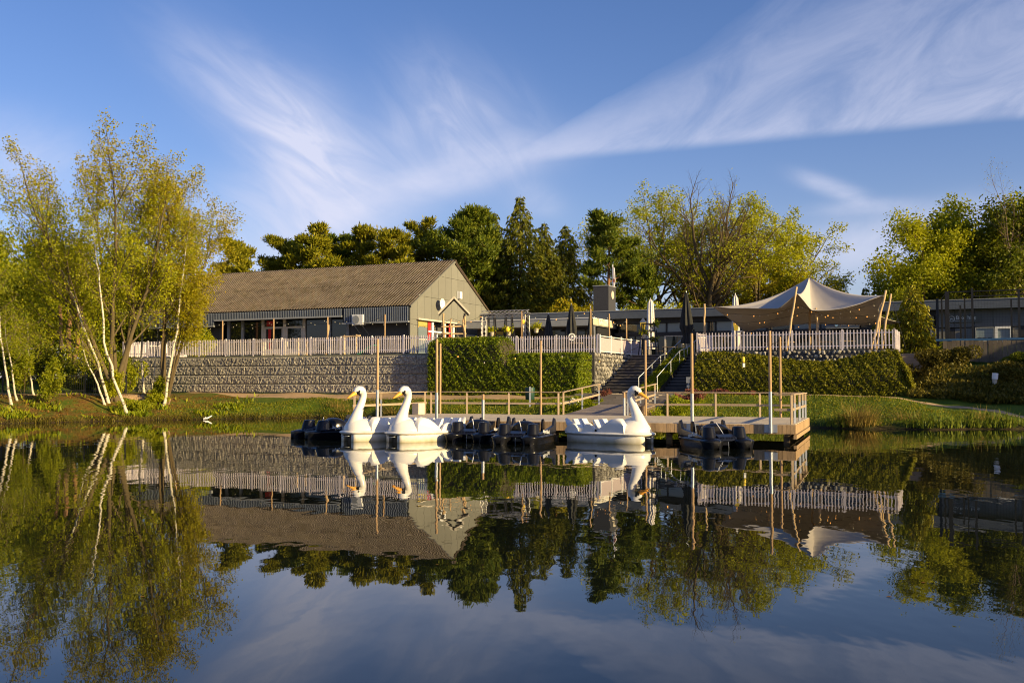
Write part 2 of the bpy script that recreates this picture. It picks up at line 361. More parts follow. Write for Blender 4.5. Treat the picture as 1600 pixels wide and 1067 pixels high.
# ------------------------------------------------------------------ terrain, water, path, terrace
SHX = [-400, -120, -60, -40, -26, -21, -17, -12, -8, -5, -3.2, 0, 6, 12, 13.5, 15.6, 18.3, 23, 31, 35.5, 40, 50, 400]
SHY = [20, 34, 42, 45.5, 50.2, 54.3, 56.6, 59.3, 58.8, 55.2, 51.2, 48.4, 46.4, 45.2, 45.6, 44.8, 43.8, 44.6, 42, 30, 12, -5, -60]
def shore(x): return np.interp(x, SHX, SHY) + .18 * np.sin(x * 1.9) + .10 * np.sin(x * 5.3 + 1)
def ss(x, a, b):
    t = np.clip((x - a) / (b - a), 0, 1); return t * t * (3 - 2 * t)
def ground(x, y):
    x = np.asarray(x, float); y = np.asarray(y, float)
    d = y - shore(x); a, b = AB(x, y)
    z = np.where(d < 0, np.maximum(-1.2, d * .5), .20 * ss(d, 0, .45) + 1.18 * np.clip((d - .3) / 7.0, 0, 1))
    fr = np.clip((d - .3) / np.maximum(d + (51.0 - b) / CA - .3, .5), 0, 1); zb = np.where(b < 51.0, .2 * ss(d, 0, .45) + .88 * fr, 1.08 + np.clip(b - 51.0, 0, 2.3) * .145)
    z = np.where(d > .02, z + (zb - z) * ss(-a, 19, 22) * ss(a, -47, -42), z)
    z = z + (ss(b, 55.2, 63.5) * 1.75 + ss(b, 64.6, 66.0) * 1.28) * ss(a, -3.9, -1.2) * (d > 0)
    z = z + 1.0 * ss(d, 9, 30) * ss(-a, 55, 60)
    z = z + (.035 * np.sin(x * 1.3 + y * .7) + .03 * np.sin(x * .6 - y * 1.7)) * ss(d, .3, 2)
    return z
def gz(x, y): return float(ground(x, y))
def axis(lo, hi, step, far, grow=1.28):
    mid = list(np.arange(lo, hi + 1e-6, step)); s = step; a = []; x = lo
    while x > -far: s *= grow; x -= s; a.append(x)
    b = []; x = hi; s = step
    while x < far: s *= grow; x += s; b.append(x)
    return np.array(a[::-1] + mid + b)
def grid_mesh(name, xs, ys, fn, m):
    X, Y = np.meshgrid(xs, ys); Z = fn(X, Y); nx, ny = len(xs), len(ys)
    me = bpy.data.meshes.new(name); vs = np.stack([X, Y, Z], -1).reshape(-1, 3)
    i = np.arange(nx * ny).reshape(ny, nx)
    f = np.stack([i[:-1, :-1], i[:-1, 1:], i[1:, 1:], i[1:, :-1]], -1).reshape(-1, 4)
    me.vertices.add(len(vs)); me.vertices.foreach_set('co', vs.ravel()); me.loops.add(f.size); me.loops.foreach_set('vertex_index', f.ravel().astype(np.int32))
    me.polygons.add(len(f)); me.polygons.foreach_set('loop_start', np.arange(0, f.size, 4, dtype=np.int32))
    me.polygons.foreach_set('use_smooth', np.ones(len(f), bool)); me.materials.append(m); me.update(calc_edges=True); return me, X, Y
def ground_material():
    m = bpy.data.materials.new('lawn_and_soil'); m.use_nodes = True; t = m.node_tree; N = t.nodes; L = t.links; b = N['Principled BSDF']
    b.inputs['Roughness'].default_value = .95; b.inputs['Specular IOR Level'].default_value = .15
    g = N.new('ShaderNodeNewGeometry')
    def noi(s, d=6, r=.6):
        n = N.new('ShaderNodeTexNoise'); n.inputs['Scale'].default_value = s; n.inputs['Detail'].default_value = d; n.inputs['Roughness'].default_value = r
        L.new(g.outputs['Position'], n.inputs['Vector']); return n.outputs[0]
    def ramp(x, stops):
        r = N.new('ShaderNodeValToRGB'); L.new(x, r.inputs[0]); e = r.color_ramp.elements
        e[0].position, e[0].color = stops[0][0], (*stops[0][1], 1); e[1].position, e[1].color = stops[-1][0], (*stops[-1][1], 1)
        for p, c in stops[1:-1]: q = e.new(p); q.color = (*c, 1)
        return r.outputs[0]
    def mixc(f, a, c):
        n = N.new('ShaderNodeMix'); n.data_type = 'RGBA'; L.new(f, n.inputs[0]); L.new(a, n.inputs[6]); L.new(c, n.inputs[7]); return n.outputs[2]
    grass = ramp(noi(1.7, 8, .7), [(.3, (.05, .085, .007)), (.5, (.085, .125, .009)), (.7, (.13, .14, .016))])
    litter = ramp(noi(6, 8, .75), [(.3, (.05, .028, .010)), (.48, (.15, .078, .018)), (.62, (.24, .125, .025)), (.75, (.09, .075, .015))])
    soil = ramp(noi(5, 7), [(.3, (.018, .012, .007)), (.7, (.055, .038, .018))])
    at = N.new('ShaderNodeAttribute'); at.attribute_name = 'litter'
    ad = N.new('ShaderNodeMath'); ad.operation = 'ADD'; L.new(at.outputs['Fac'], ad.inputs[0])
    nn = N.new('ShaderNodeMapRange'); L.new(noi(1.1, 6), nn.inputs[0]); nn.inputs[3].default_value = -.6; nn.inputs[4].default_value = .6; L.new(nn.outputs[0], ad.inputs[1])
    st = N.new('ShaderNodeMapRange'); L.new(ad.outputs[0], st.inputs[0]); st.inputs[1].default_value = .35; st.inputs[2].default_value = .65
    c = mixc(st.outputs[0], grass, litter)
    a2 = N.new('ShaderNodeAttribute'); a2.attribute_name = 'wet'
    c = mixc(a2.outputs['Fac'], c, soil); L.new(c, b.inputs['Base Color'])
    bp = N.new('ShaderNodeBump'); bp.inputs['Strength'].default_value = .7; bp.inputs['Distance'].default_value = .08; L.new(noi(9, 6), bp.inputs['Height']); L.new(bp.outputs[0], b.inputs['Normal'])
    return m
def litter_w(x, y):
    a, b = AB(x, y); d = y - shore(x)
    l = .50 * ss(-x, 15.5, 19) * (1 - .8 * ss(d, 13, 18)); l = np.maximum(l, .75 * ss(d, 30, 45))
    return np.clip(l, 0, 1)
xs = axis(-46, 46, .5, 900); ys_ = axis(38, 84, .42, 900)
gm, GX, GY = grid_mesh('ground', xs, ys_, ground, ground_material())
at = gm.attributes.new('litter', 'FLOAT', 'POINT'); at.data.foreach_set('value', litter_w(GX, GY).ravel().astype(np.float32))
dd = GY - shore(GX)
at = gm.attributes.new('wet', 'FLOAT', 'POINT'); at.data.foreach_set('value', (1 - ss(dd, .15, .6)).ravel().astype(np.float32))
structure(link('ground', gm))

wm_ = bpy.data.materials.new('still_lake_water'); wm_.use_nodes = True; _t = wm_.node_tree; _b = _t.nodes['Principled BSDF']
_b.inputs['Base Color'].default_value = (.006, .008, .006, 1); _b.inputs['Roughness'].default_value = .012; _b.inputs['IOR'].default_value = 1.333
_g = _t.nodes.new('ShaderNodeNewGeometry'); _m = _t.nodes.new('ShaderNodeMapping'); _t.links.new(_g.outputs['Position'], _m.inputs[0]); _m.inputs['Scale'].default_value = (1.1, .55, 1)
_n = _t.nodes.new('ShaderNodeTexNoise'); _n.inputs['Scale'].default_value = 1.6; _n.inputs['Detail'].default_value = 2.5; _t.links.new(_m.outputs[0], _n.inputs['Vector'])
_p = _t.nodes.new('ShaderNodeBump'); _p.inputs['Strength'].default_value = .45; _p.inputs['Distance'].default_value = .008; _k = _t.nodes.new('ShaderNodeTexNoise'); _k.inputs['Scale'].default_value = .11; _k.inputs['Detail'].default_value = 3; _t.links.new(_g.outputs['Position'], _k.inputs['Vector']); _q = _t.nodes.new('ShaderNodeMapRange'); _t.links.new(_k.outputs[0], _q.inputs[0]); _q.inputs[1].default_value = .38; _q.inputs[2].default_value = .66; _q.inputs[3].default_value = .12; _q.inputs[4].default_value = .85; _t.links.new(_q.outputs[0], _p.inputs['Strength']); _t.links.new(_n.outputs[0], _p.inputs['Height']); _t.links.new(_p.outputs[0], _b.inputs['Normal'])
wb = MB(); wb.add([(-900, -400, 0), (900, -400, 0), (900, 75, 0), (-900, 75, 0)], [(0, 1, 2, 3)])
structure(wb.build('water', wm_))

# sand path that runs below the walls and hedges, then along the right bank
def ribbon(name, left, right, m, lift=.02, n=140):
    mb = MB(); L_ = np.array(left, float); R_ = np.array(right, float)
    def res(P):
        s = np.r_[0, np.cumsum(np.hypot(*np.diff(P, axis=0).T))]; t = np.linspace(0, s[-1], n)
        return np.c_[np.interp(t, s, P[:, 0]), np.interp(t, s, P[:, 1])]
    A, B = res(L_), res(R_); k = 7; vs = []
    for i in range(n):
        for j in range(k):
            p = A[i] + (B[i] - A[i]) * j / (k - 1); edge = .05 * math.sin(i * 1.7) + .04 * math.sin(i * .63 + j)
            x, y = p[0], p[1] + (edge if j in (0, k - 1) else 0); vs.append((x, y, gz(x, y) + (lift if 0 < j < k - 1 else -.03)))
    fs = [(i * k + j, i * k + j + 1, (i + 1) * k + j + 1, (i + 1) * k + j) for i in range(n - 1) for j in range(k - 1)]
    mb.add(vs, fs); return structure(mb.build(name, m, smooth=True))
M['sand'] = mat('sandy_path', (.44, .29, .15), .95, 0, .2, 3, .4, 20)
ribbon('path', [W(-49, 53.3)[:2], W(-40, 53.35)[:2], W(-29.8, 53.35)[:2], W(-27, 52.9)[:2], W(-19.9, 52.75)[:2]], [W(-49, 52.8)[:2], W(-45, 51.4)[:2], W(-40, 51.1)[:2], W(-29.8, 51.0)[:2], W(-19.9, 51.2)[:2]], M['sand'])
ribbon('path', [W(-12.5, 54.5)[:2], W(-3, 54.4)[:2], W(1.5, 53.0)[:2], W(6.5, 49.2)[:2], W(12, 48)[:2]], [W(-12.5, 54.15)[:2], W(-3, 54.0)[:2], W(1.5, 52.4)[:2], W(6.2, 48.5)[:2], W(12, 47.2)[:2]], M['sand'])
ribbon('path', [(-34, 57), (-27, 60.0), (-21, 61.5)], [(-34, 55.6), (-27, 58.4), (-20.6, 60.0)], M['sand'])

TZ = 3.9
M['paving'] = mat('terrace_paving', (.22, .19, .16), .85, 0, .2, 2)
tb = MB()
for a0, a1, b0, b1 in ((-56, -29.8, 53.75, 112), (-29.8, -20.65, 57.9, 112), (-20.65, -14.9, 63.1, 112), (-14.9, -3.9, 58.65, 112), (-3.9, 46, 66.3, 112)):
    tb.box(((a0 + a1) / 2, (b0 + b1) / 2, (TZ - 1.0) / 2), (a1 - a0 - .002, b1 - b0, TZ + 1.0))
to = tb.build('terrace', M['paving']); to.rotation_euler = (0, 0, SITE); structure(to)

# ------------------------------------------------------------------ foliage
def rand_frames(n, rng, up=0.0, along=None):
    nrm = rng.normal(size=(n, 3)); nrm[:, 2] += up
    nrm /= np.linalg.norm(nrm, axis=1)[:, None]
    t = rng.normal(size=(n, 3)) if along is None else along + rng.normal(0, .25, (n, 3))
    if along is not None: nrm = np.cross(t, nrm)
    else: t = t - nrm * (t * nrm).sum(1)[:, None]
    t /= np.linalg.norm(t, axis=1)[:, None] + 1e-9
    if along is not None: nrm /= np.linalg.norm(nrm, axis=1)[:, None] + 1e-9
    return t, np.cross(nrm, t)
def quads(name, C, T, B, ln, wd, tint, m):
    """one pointed leaf-sized face per centre"""
    n = len(C); V = np.empty((n, 4, 3)); hl = (ln / 2)[:, None]; hw = (wd / 2)[:, None]
    V[:, 0] = C - T * hl; V[:, 1] = C + B * hw - T * hl * .1; V[:, 2] = C + T * hl; V[:, 3] = C - B * hw - T * hl * .1
    me = bpy.data.meshes.new(name); me.vertices.add(n * 4); me.vertices.foreach_set('co', V.astype(np.float32).ravel())
    me.loops.add(n * 4); me.loops.foreach_set('vertex_index', np.arange(n * 4, dtype=np.int32))
    me.polygons.add(n); me.polygons.foreach_set('loop_start', np.arange(0, n * 4, 4, dtype=np.int32))
    a = me.attributes.new('tint', 'FLOAT', 'FACE'); a.data.foreach_set('value', np.clip(tint, 0, 1).astype(np.float32))
    me.materials.append(m); me.update(calc_edges=True); return me
def leaves(name, P, rng, per, spread, size, m, aspect=.6, up=.3, flat=1.0, hang=0.0):
    """leaf faces scattered round anchor points P (k,3)"""
    P = np.asarray(P, float); k = len(P); idx = np.repeat(np.arange(k), per); n = len(idx)
    off = rng.normal(0, 1, (n, 3)) * spread; off[:, 2] *= flat; off[:, 2] -= np.abs(rng.normal(0, hang, n)) if hang else 0
    C = P[idx] + off; T, B = rand_frames(n, rng, up)
    ln = size * rng.uniform(.65, 1.35, n); ct = rng.uniform(0, 1, k)[idx]
    return quads(name, C, T, B, ln, ln * aspect, ct * .6 + rng.uniform(0, .4, n), m)

def grow(rng, mb, p, d, L, r, lv, sp, anc):
    ns = sp['seg'][lv]; pts = [Vector(p)]; d = Vector(d).normalized(); last = lv == len(sp['n'])
    jit = sp['jit'][lv]; up = sp['up'][lv]
    for i in range(ns):
        d = (d + Vector(rng.normal(0, jit, 3)) + Vector((0, 0, up))).normalized(); pts.append(pts[-1] + d * (L / ns))
    tp = sp.get('tap', .35) if not last else .25
    rad = [r * (1 - (1 - tp) * i / ns) for i in range(ns + 1)]
    sides = sp['sides'][lv]
    if r > sp.get('rmin', .0): mb.tube(pts, rad, sides, cap=False)
    if last:
        for i in range(1, ns + 1): anc.append(tuple(pts[i]))
        return
    if lv >= sp.get('leaf_from', 9): anc.append(tuple(pts[-1]))
    n = sp['n'][lv]; az = rng.uniform(0, 6.28); s0 = sp['start'][lv]
    for k in range(n):
        t = s0 + (1 - s0) * (k + rng.uniform(.2, .8)) / n; f = t * ns; i = min(int(f), ns - 1)
        q = pts[i].lerp(pts[i + 1], f - i); dd_ = (pts[i + 1] - pts[i]).normalized()
        ax = dd_.orthogonal().normalized(); az += 2.4 + rng.uniform(-.5, .5); ax.rotate(Matrix.Rotation(az, 3, dd_))
        an = R(sp['ang'][lv]) * rng.uniform(.75, 1.25); nd = dd_.copy(); nd.rotate(Matrix.Rotation(an, 3, ax))
        cl = L * sp['len'][lv] * rng.uniform(.75, 1.2) * (1 - sp.get('cone', .35) * t)
        grow(rng, mb, q, nd, cl, max(rad[i] * sp.get('rr', .55), .006), lv + 1, sp, anc)
    if sp.get('tip', 1):
        grow(rng, mb, pts[-1], d, L * sp['len'][lv] * .7, rad[-1], lv + 1, sp, anc)

GRP_BACK = 'trees behind the buildings'
def tree(name, label, cat, x, y, z, stems, sp, seed, bark, leaf, per, spread, size, group=None, crown_name='crown', leaf2=None, split=None, flat=.8, up=.3, drop=0, hang=0, fit=None, wide=1.0):
    """trunk and limbs, then leaves spread through the crown; leaf2 takes the anchors below the split height"""
    rng = np.random.default_rng(seed); mb = MB(); anc = []
    for (ox, oy, d, L, r, *oz) in stems: grow(rng, mb, (ox, oy, oz[0] if oz else -.15), d, L, r, 0, sp, anc)
    root = thing(name, label, cat, (x, y, z), 0, group)
    A = np.array(anc)
    if fit:                                        # grow the whole tree to its true height
        k = fit / np.quantile(A[:, 2], .995); q_ = np.array([k * wide, k * wide, k]); A = A * q_; mb.v = [(p[0] * q_[0], p[1] * q_[1], p[2] * k) for p in mb.v]
    mb.build('trunk', bark, root, smooth=True)
    if drop:                                       # leave the top of the crown bare
        zt = A[:, 2].max(); keep = (A[:, 2] < drop * zt) | (rng.uniform(0, 1, len(A)) < .04); A = A[keep]
    parts = [(leaf, A)]
    if leaf2 is not None:
        lo = A[:, 2] + rng.normal(0, .8, len(A)) < split * A[:, 2].max(); parts = [(leaf, A[~lo]), (leaf2, A[lo])]
    for lm, P in parts:
        if len(P) == 0: continue
        link(crown_name, leaves(crown_name, P, rng, per, spread, size, lm, flat=flat, up=up, hang=hang), root)
    return root

def pine(name, label, x, y, z, h, seed, leaf, bark, cr=3.4, lean=(0, 0), base=.45, n=9, group=None, cat='pine tree', per=150, ck=.21):
    rng = np.random.default_rng(seed); mb = MB(); anc = []
    p = Vector((0, 0, -.2)); pts = [p.copy()]; d = Vector((lean[0], lean[1], 1)).normalized(); ns = 9
    for i in range(ns):
        d = (d + Vector(rng.normal(0, .05, 3)) + Vector((-lean[0] * .12, 0, .03))).normalized(); p = p + d * (h / ns); pts.append(p.copy())
    r0 = h * .017; rad = [r0 * (1 - .75 * i / ns) for i in range(ns + 1)]; mb.tube(pts, rad, 8, cap=False)
    az = rng.uniform(0, 6)
    for k in range(n * 2):
        t = base + (1 - base) * (k + .5) / (n * 2); f = t * ns; i = min(int(f), ns - 1); q = pts[i].lerp(pts[i + 1], f - i)
        az += 2.4 + rng.uniform(-.4, .4); w = cr * (1.05 - .75 * ((t - base) / (1 - base)) ** 1.4) * rng.uniform(.6, 1.15)
        bd = Vector((math.cos(az), math.sin(az), rng.uniform(.05, .5))); bp = [q]
        for s in range(4):
            bd = (bd.normalized() + Vector(rng.normal(0, .16, 3)) + Vector((0, 0, .06))); bp.append(bp[-1] + bd.normalized() * w / 4)
        rb = rad[i] * .42; mb.tube(bp, [rb, rb * .8, rb * .6, rb * .4, rb * .2], 5, cap=False)
        for s in (2, 3, 4):
            anc.append((*bp[s], rng.uniform(.55, 1.0)))
            for e in range(2):
                o = Vector(rng.normal(0, .5, 3)) * w * .30; o.z = abs(o.z) * .4; mb.tube([bp[s], bp[s] + o], [rb * .4, rb * .12], 3, cap=False); anc.append((*(bp[s] + o), rng.uniform(.45, .9)))
    anc.append((*pts[-1], .8))
    A = np.array(anc); idx = np.repeat(np.arange(len(A)), per); m_ = len(idx)
    u = rng.normal(size=(m_, 3)); u /= np.linalg.norm(u, axis=1)[:, None]; rr = (rng.uniform(.2, 1, m_) ** .6 * rng.uniform(.75, 1.35, m_))[:, None]
    s = A[idx, 3][:, None] * cr * ck; C = A[idx, :3] + u * rr * s * np.array([1, 1, .62]) + rng.normal(0, .10, (m_, 3)); al = u * .8 + np.array([0, 0, .7])
    T, B = rand_frames(m_, rng, 0, al); ln = rng.uniform(.26, .52, m_)
    tint = np.clip(.35 + .3 * (A[idx, 3] - .7) + rng.uniform(-.3, .45, m_), 0, 1)
    root = thing(name, label, cat, (x, y, z), 0, group); mb.build('trunk', bark, root, smooth=True)
    link('crown', quads('crown', C, T, B, ln, ln * .3, tint, leaf), root); return root

def spruce(name, label, x, y, z, h, w, seed, leaf, group=None, n=30, cat='spruce tree', low=.06, dens=1.0, qs=1.0):
    rng = np.random.default_rng(seed); mb = MB(); mb.tube([(0, 0, -.2), (0, 0, h * .5), (0, 0, h)], [h * .017, h * .010, .01], 8, cap=False)
    Cs, As, Ts = [], [], []; az = 0
    for k in range(n):
        t = low + (1 - low) * (k / n) ** .92; zz = h * t; L = w * (1 - t) ** .75 * rng.uniform(.85, 1.1) + .15
        nb = 8 if t < .85 else 5
        for j in range(nb):
            az = j * 6.283 / nb + k * .7 + rng.uniform(-.25, .25); l = L * rng.uniform(.7, 1.15)
            dr = .32 if t < .6 else .05; pts = [Vector((0, 0, zz))]
            for s in range(1, 5):
                u = s / 4; pts.append(Vector((math.cos(az) * l * u, math.sin(az) * l * u, zz - dr * l * u * (1.3 - .7 * u) + .12 * l * u * u)))
            mb.tube(pts, [.05 * (1 - t) + .012, .03 * (1 - t) + .01, .02, .012, .006], 3, cap=False)
            m_ = max(4, int(l * 16 * dens)); u = rng.uniform(.12, 1, m_) ** .7
            X = np.array([tuple(p) for p in pts]); f = u * 4; i = np.minimum(f.astype(int), 3); fr = (f - i)[:, None]
            P = X[i] * (1 - fr) + X[i + 1] * fr; side = np.array([-math.sin(az), math.cos(az), 0]) * (rng.normal(0, .22, m_) * (1.1 - .6 * u) * l ** .5)[:, None]
            hang = -np.abs(rng.normal(0, .22, m_)) * l ** .4
            P = P + side; P[:, 2] += hang; Cs.append(P)
            al = np.c_[np.cos(az) * np.full(m_, .5), np.sin(az) * np.full(m_, .5), np.full(m_, -.6)] + side * 1.2; As.append(al); Ts.append(rng.uniform(0, 1) * .5 + rng.uniform(0, .5, m_))
    C = np.concatenate(Cs); al = np.concatenate(As); T, B = rand_frames(len(C), rng, 0, al); ln = rng.uniform(.3, .62, len(C)) * qs
    root = thing(name, label, cat, (x, y, z), 0, group); mb.build('trunk', M['barkdark'], root, smooth=True)
    link('crown', quads('crown', C, T, B, ln, ln * .32, np.concatenate(Ts), leaf), root); return root

def blobby(name, rng, cs, rs, n, size, m, up=.5, flat=1.0, aspect=.65):
    """leaf faces on the shells of several overlapping lumps (cs: centres, rs: radii xyz)"""
    cs = np.array(cs, float); rs = np.array(rs, float); wt = (rs[:, 0] * rs[:, 2]) ** .9; idx = rng.choice(len(cs), n, p=wt / wt.sum())
    u = rng.normal(size=(n, 3)); u /= np.linalg.norm(u, axis=1)[:, None]; rr = (1 - np.abs(rng.normal(0, .16, n)))[:, None]
    C = cs[idx] + u * rr * rs[idx]; T, B = rand_frames(n, rng, up); ln = size * rng.uniform(.6, 1.4, n)
    ct = rng.uniform(0, 1, len(cs))[idx]
    return quads(name, C, T, B, ln, ln * aspect, ct * .5 + rng.uniform(0, .5, n), m)
# ------------------------------------------------------------------ block retaining wall (large rock-faced blocks, half bond)
def rock_face(seed, w, h, nx=40, nz=10, amp=.085):
    rng = np.random.default_rng(seed); X, Z = np.meshgrid(np.linspace(-w / 2, w / 2, nx), np.linspace(0, h, nz))
    c = rng.uniform((-w / 2, 0), (w / 2, h), (int(w * h * 80), 2)); hh = rng.uniform(.4, 1, len(c)); g = rng.normal(0, .55, (len(c), 2))
    D = np.hypot((X[..., None] - c[:, 0]), (Z[..., None] - c[:, 1]) * 1.1); k = D.argmin(-1); s = np.sort(D, -1)
    Y = amp * (hh[k] * np.clip((s[..., 1] - s[..., 0]) / .055, 0, 1) * .75 + .25) + amp * (g[k, 0] * (X - c[k, 0]) + g[k, 1] * (Z - c[k, 1])) * 3
    b = np.minimum.reduce([X + w / 2, w / 2 - X, Z, h - Z]); Y = Y * np.clip(b / .04, 0, 1)
    X = X + rng.normal(0, .010, X.shape) * (b > .02); mb = MB(); n = nx * nz
    vs = [(X.flat[i], -Y.flat[i], Z.flat[i]) for i in range(n)]
    fs = [(r * nx + q, r * nx + q + 1, (r + 1) * nx + q + 1, (r + 1) * nx + q) for r in range(nz - 1) for q in range(nx - 1)]
    mb.add(vs, fs)
    mb.add([(-w / 2, 0, 0), (w / 2, 0, 0), (w / 2, .3, 0), (-w / 2, .3, 0), (-w / 2, 0, h), (w / 2, 0, h), (w / 2, .3, h), (-w / 2, .3, h)], [(0, 1, 2, 3), (4, 5, 6, 7), (0, 3, 7, 4), (1, 2, 6, 5)])
    return mb.mesh('block', M['block'])
WL = 25.7
wall = thing('block_wall', 'long grey retaining wall of rock-faced blocks below the white picket fence', 'retaining wall', W(-29.8, 53.3, 0), SITE)
bw, bh, gap = 2.4, .595, .025
full = [rock_face(i, bw - gap, bh - gap) for i in range(7)]; half = [rock_face(20 + i, bw / 2 - gap, bh - gap, 20) for i in range(3)]
for c in range(4):
    z0 = 1.42 + c * bh; x = 0.0; first = True
    while x > -WL + .1:
        if c % 2 and first: w, me = bw / 2, half[rnd.randrange(3)]
        else: w, me = bw, full[rnd.randrange(7)]
        first = False
        if x - w < -WL - .6: break
        o = link('block', me, wall, (x - w / 2, .0, z0)); x -= w
mb = MB(); mb.box((-WL / 2, .22, 2.6), (WL, .4, 2.54)); mb.build('wall_core', M['joint'], wall)

# ------------------------------------------------------------------ picket fences
pm = {}
def picket_mesh(h):
    if h not in pm:
        mb = MB(); w, t = .029, .011
        mb.loft([[(-w, -t, .07), (w, -t, .07), (w, t, .07), (-w, t, .07)], [(-w, -t, h - .03), (w, -t, h - .03), (w, t, h - .03), (-w, t, h - .03)], [(-w * .55, -t, h), (w * .55, -t, h), (w * .55, t, h), (-w * .55, t, h)]])
        pm[h] = mb.mesh('picket', M['picket'])
    return pm[h]
def picket_fence(label, runs, z, h=1.12, sp=.15, group=None, every=2.45):
    a, b = runs[0][0]; f = thing('picket_fence', label, 'picket fence', W(a, b, z), SITE, group)
    for (p, q) in runs:
        p = np.array(p) - (a, b); q = np.array(q) - (a, b); L = np.hypot(*(q - p)); u = (q - p) / L; ang = math.atan2(u[1], u[0]); nr = np.array([u[1], -u[0]])
        for k in range(int(L / sp) + 1):
            pos = p + u * (k * sp) + nr * .03; link('picket', picket_mesh(h), f, (pos[0], pos[1], rnd.uniform(-.012, .012)), (rnd.uniform(-.01, .01), rnd.uniform(-.012, .012), ang))
        for zz in (.24, h - .17):
            mb = MB(); mb.beam((*p, zz), (*q, zz), .03, .055); mb.build('rail', M['picket'], f)
        n = max(1, round(L / every))
        for k in range(n + 1):
            pos = p + (q - p) * k / n; mb = MB(); mb.box((*pos, h * .5 + .02), (.085, .085, h + .06), rz=ang); mb.build('post', M['picket'], f)
    return f
GF = 'white picket fences along the terrace edge'
picket_fence('long white picket fence on top of the block wall in front of the hall', [((-55.6, 53.62), (-29.75, 53.62)), ((-55.6, 53.62), (-55.6, 60))], TZ, group=GF)
picket_fence('white picket fence above the low clipped hedge beside the black parasols', [((-31.7, 57.7), (-20.75, 57.7))], TZ, sp=.165, group=GF)
picket_fence('white picket fence around the stretch tent terrace', [((-14.75, 58.5), (-3.75, 58.5)), ((-14.75, 58.5), (-14.75, 62.0)), ((-3.75, 58.5), (-3.75, 62.5))], TZ, sp=.185, group=GF)
M['net'] = mat('pale_pink_netting', (.46, .385, .39), .7, 0, .1, 6)
nf = thing('netting_fence', 'pale fence panel with netting beside the top of the stone stairs wall', 'fence', W(-20.6, 57.7, TZ), SITE)
mb = MB(); mb.add([(0, .05 + 8.2 * i / 10, .12 + .02 * math.sin(i * 2)) for i in range(11)] + [(0.02 * math.sin(i * 1.3), .05 + 8.2 * i / 10, .98 - .05 * math.sin(i * 1.1) ** 2) for i in range(11)], [(i, i + 1, i + 12, i + 11) for i in range(10)])
mb.build('net', M['net'], nf)
for zz in (.1, 1.05): mb = MB(); mb.box((0, 4.15, zz), (.05, 8.3, .05)); mb.build('rail', M['white'], nf)
for k in range(5): mb = MB(); mb.box((.0, k * 2.06, .56), (.08, .08, 1.18)); mb.build('post', M['white'], nf)

# ------------------------------------------------------------------ gabion stone walls
stones = []
for s in range(8):
    rng = np.random.default_rng(90 + s); bm_ = MB()
    import bmesh
    bm = bmesh.new(); bmesh.ops.create_icosphere(bm, subdivisions=1, radius=.5)
    for v in bm.verts: v.co *= rng.uniform(.75, 1.12); v.co.y *= .75; v.co.z *= .82
    me = bpy.data.meshes.new('stone'); bm.to_mesh(me); bm.free(); me.materials.append(M['stone']); stones.append(me)
def gabion(label, a, b, z, L, h, ang, size, n_rows, group, zfun=None):
    g = thing('gabion_wall', label, 'gabion wall', W(a, b, z), SITE + ang, group)
    mb = MB()
    if zfun is None: mb.box((L / 2, .32, h / 2), (L, .5, h - .01))
    else: mb.box((L / 2, .32, h / 2), (L, .5, h - .01))
    mb.build('stone_fill', M['cage'], g)
    sx = size * 1.08; nx = int(L / sx)
    for r in range(n_rows):
        for k in range(nx):
            x = (k + .5 + .5 * (r % 2)) * sx + rnd.uniform(-.03, .03); zz = h - (r + .5) * size * .92
            if x > L or zz < (zfun(x) if zfun else 0): continue
            o = link('stone', stones[rnd.randrange(8)], g, (x + rnd.uniform(-.05, .05), .08 + rnd.uniform(-.06, .04), zz + rnd.uniform(-.05, .05)), (rnd.uniform(0, 6), rnd.uniform(0, 6), rnd.uniform(0, 6))); s = size * rnd.uniform(.75, 1.35); o.scale = (s, s, s)
    return g
GW = 'grey gabion walls of loose stone'
gabion('low stone gabion strip between the tent fence and the wide hedge', -14.9, 58.3, TZ - .95, 11.2, .93, 0, .25, 4, GW)
gabion('tall stone gabion wall rising beside the wide stairs', -20.35, 56.2, 1.2, 8.0, TZ - 1.22, R(90), .29, 9, GW)

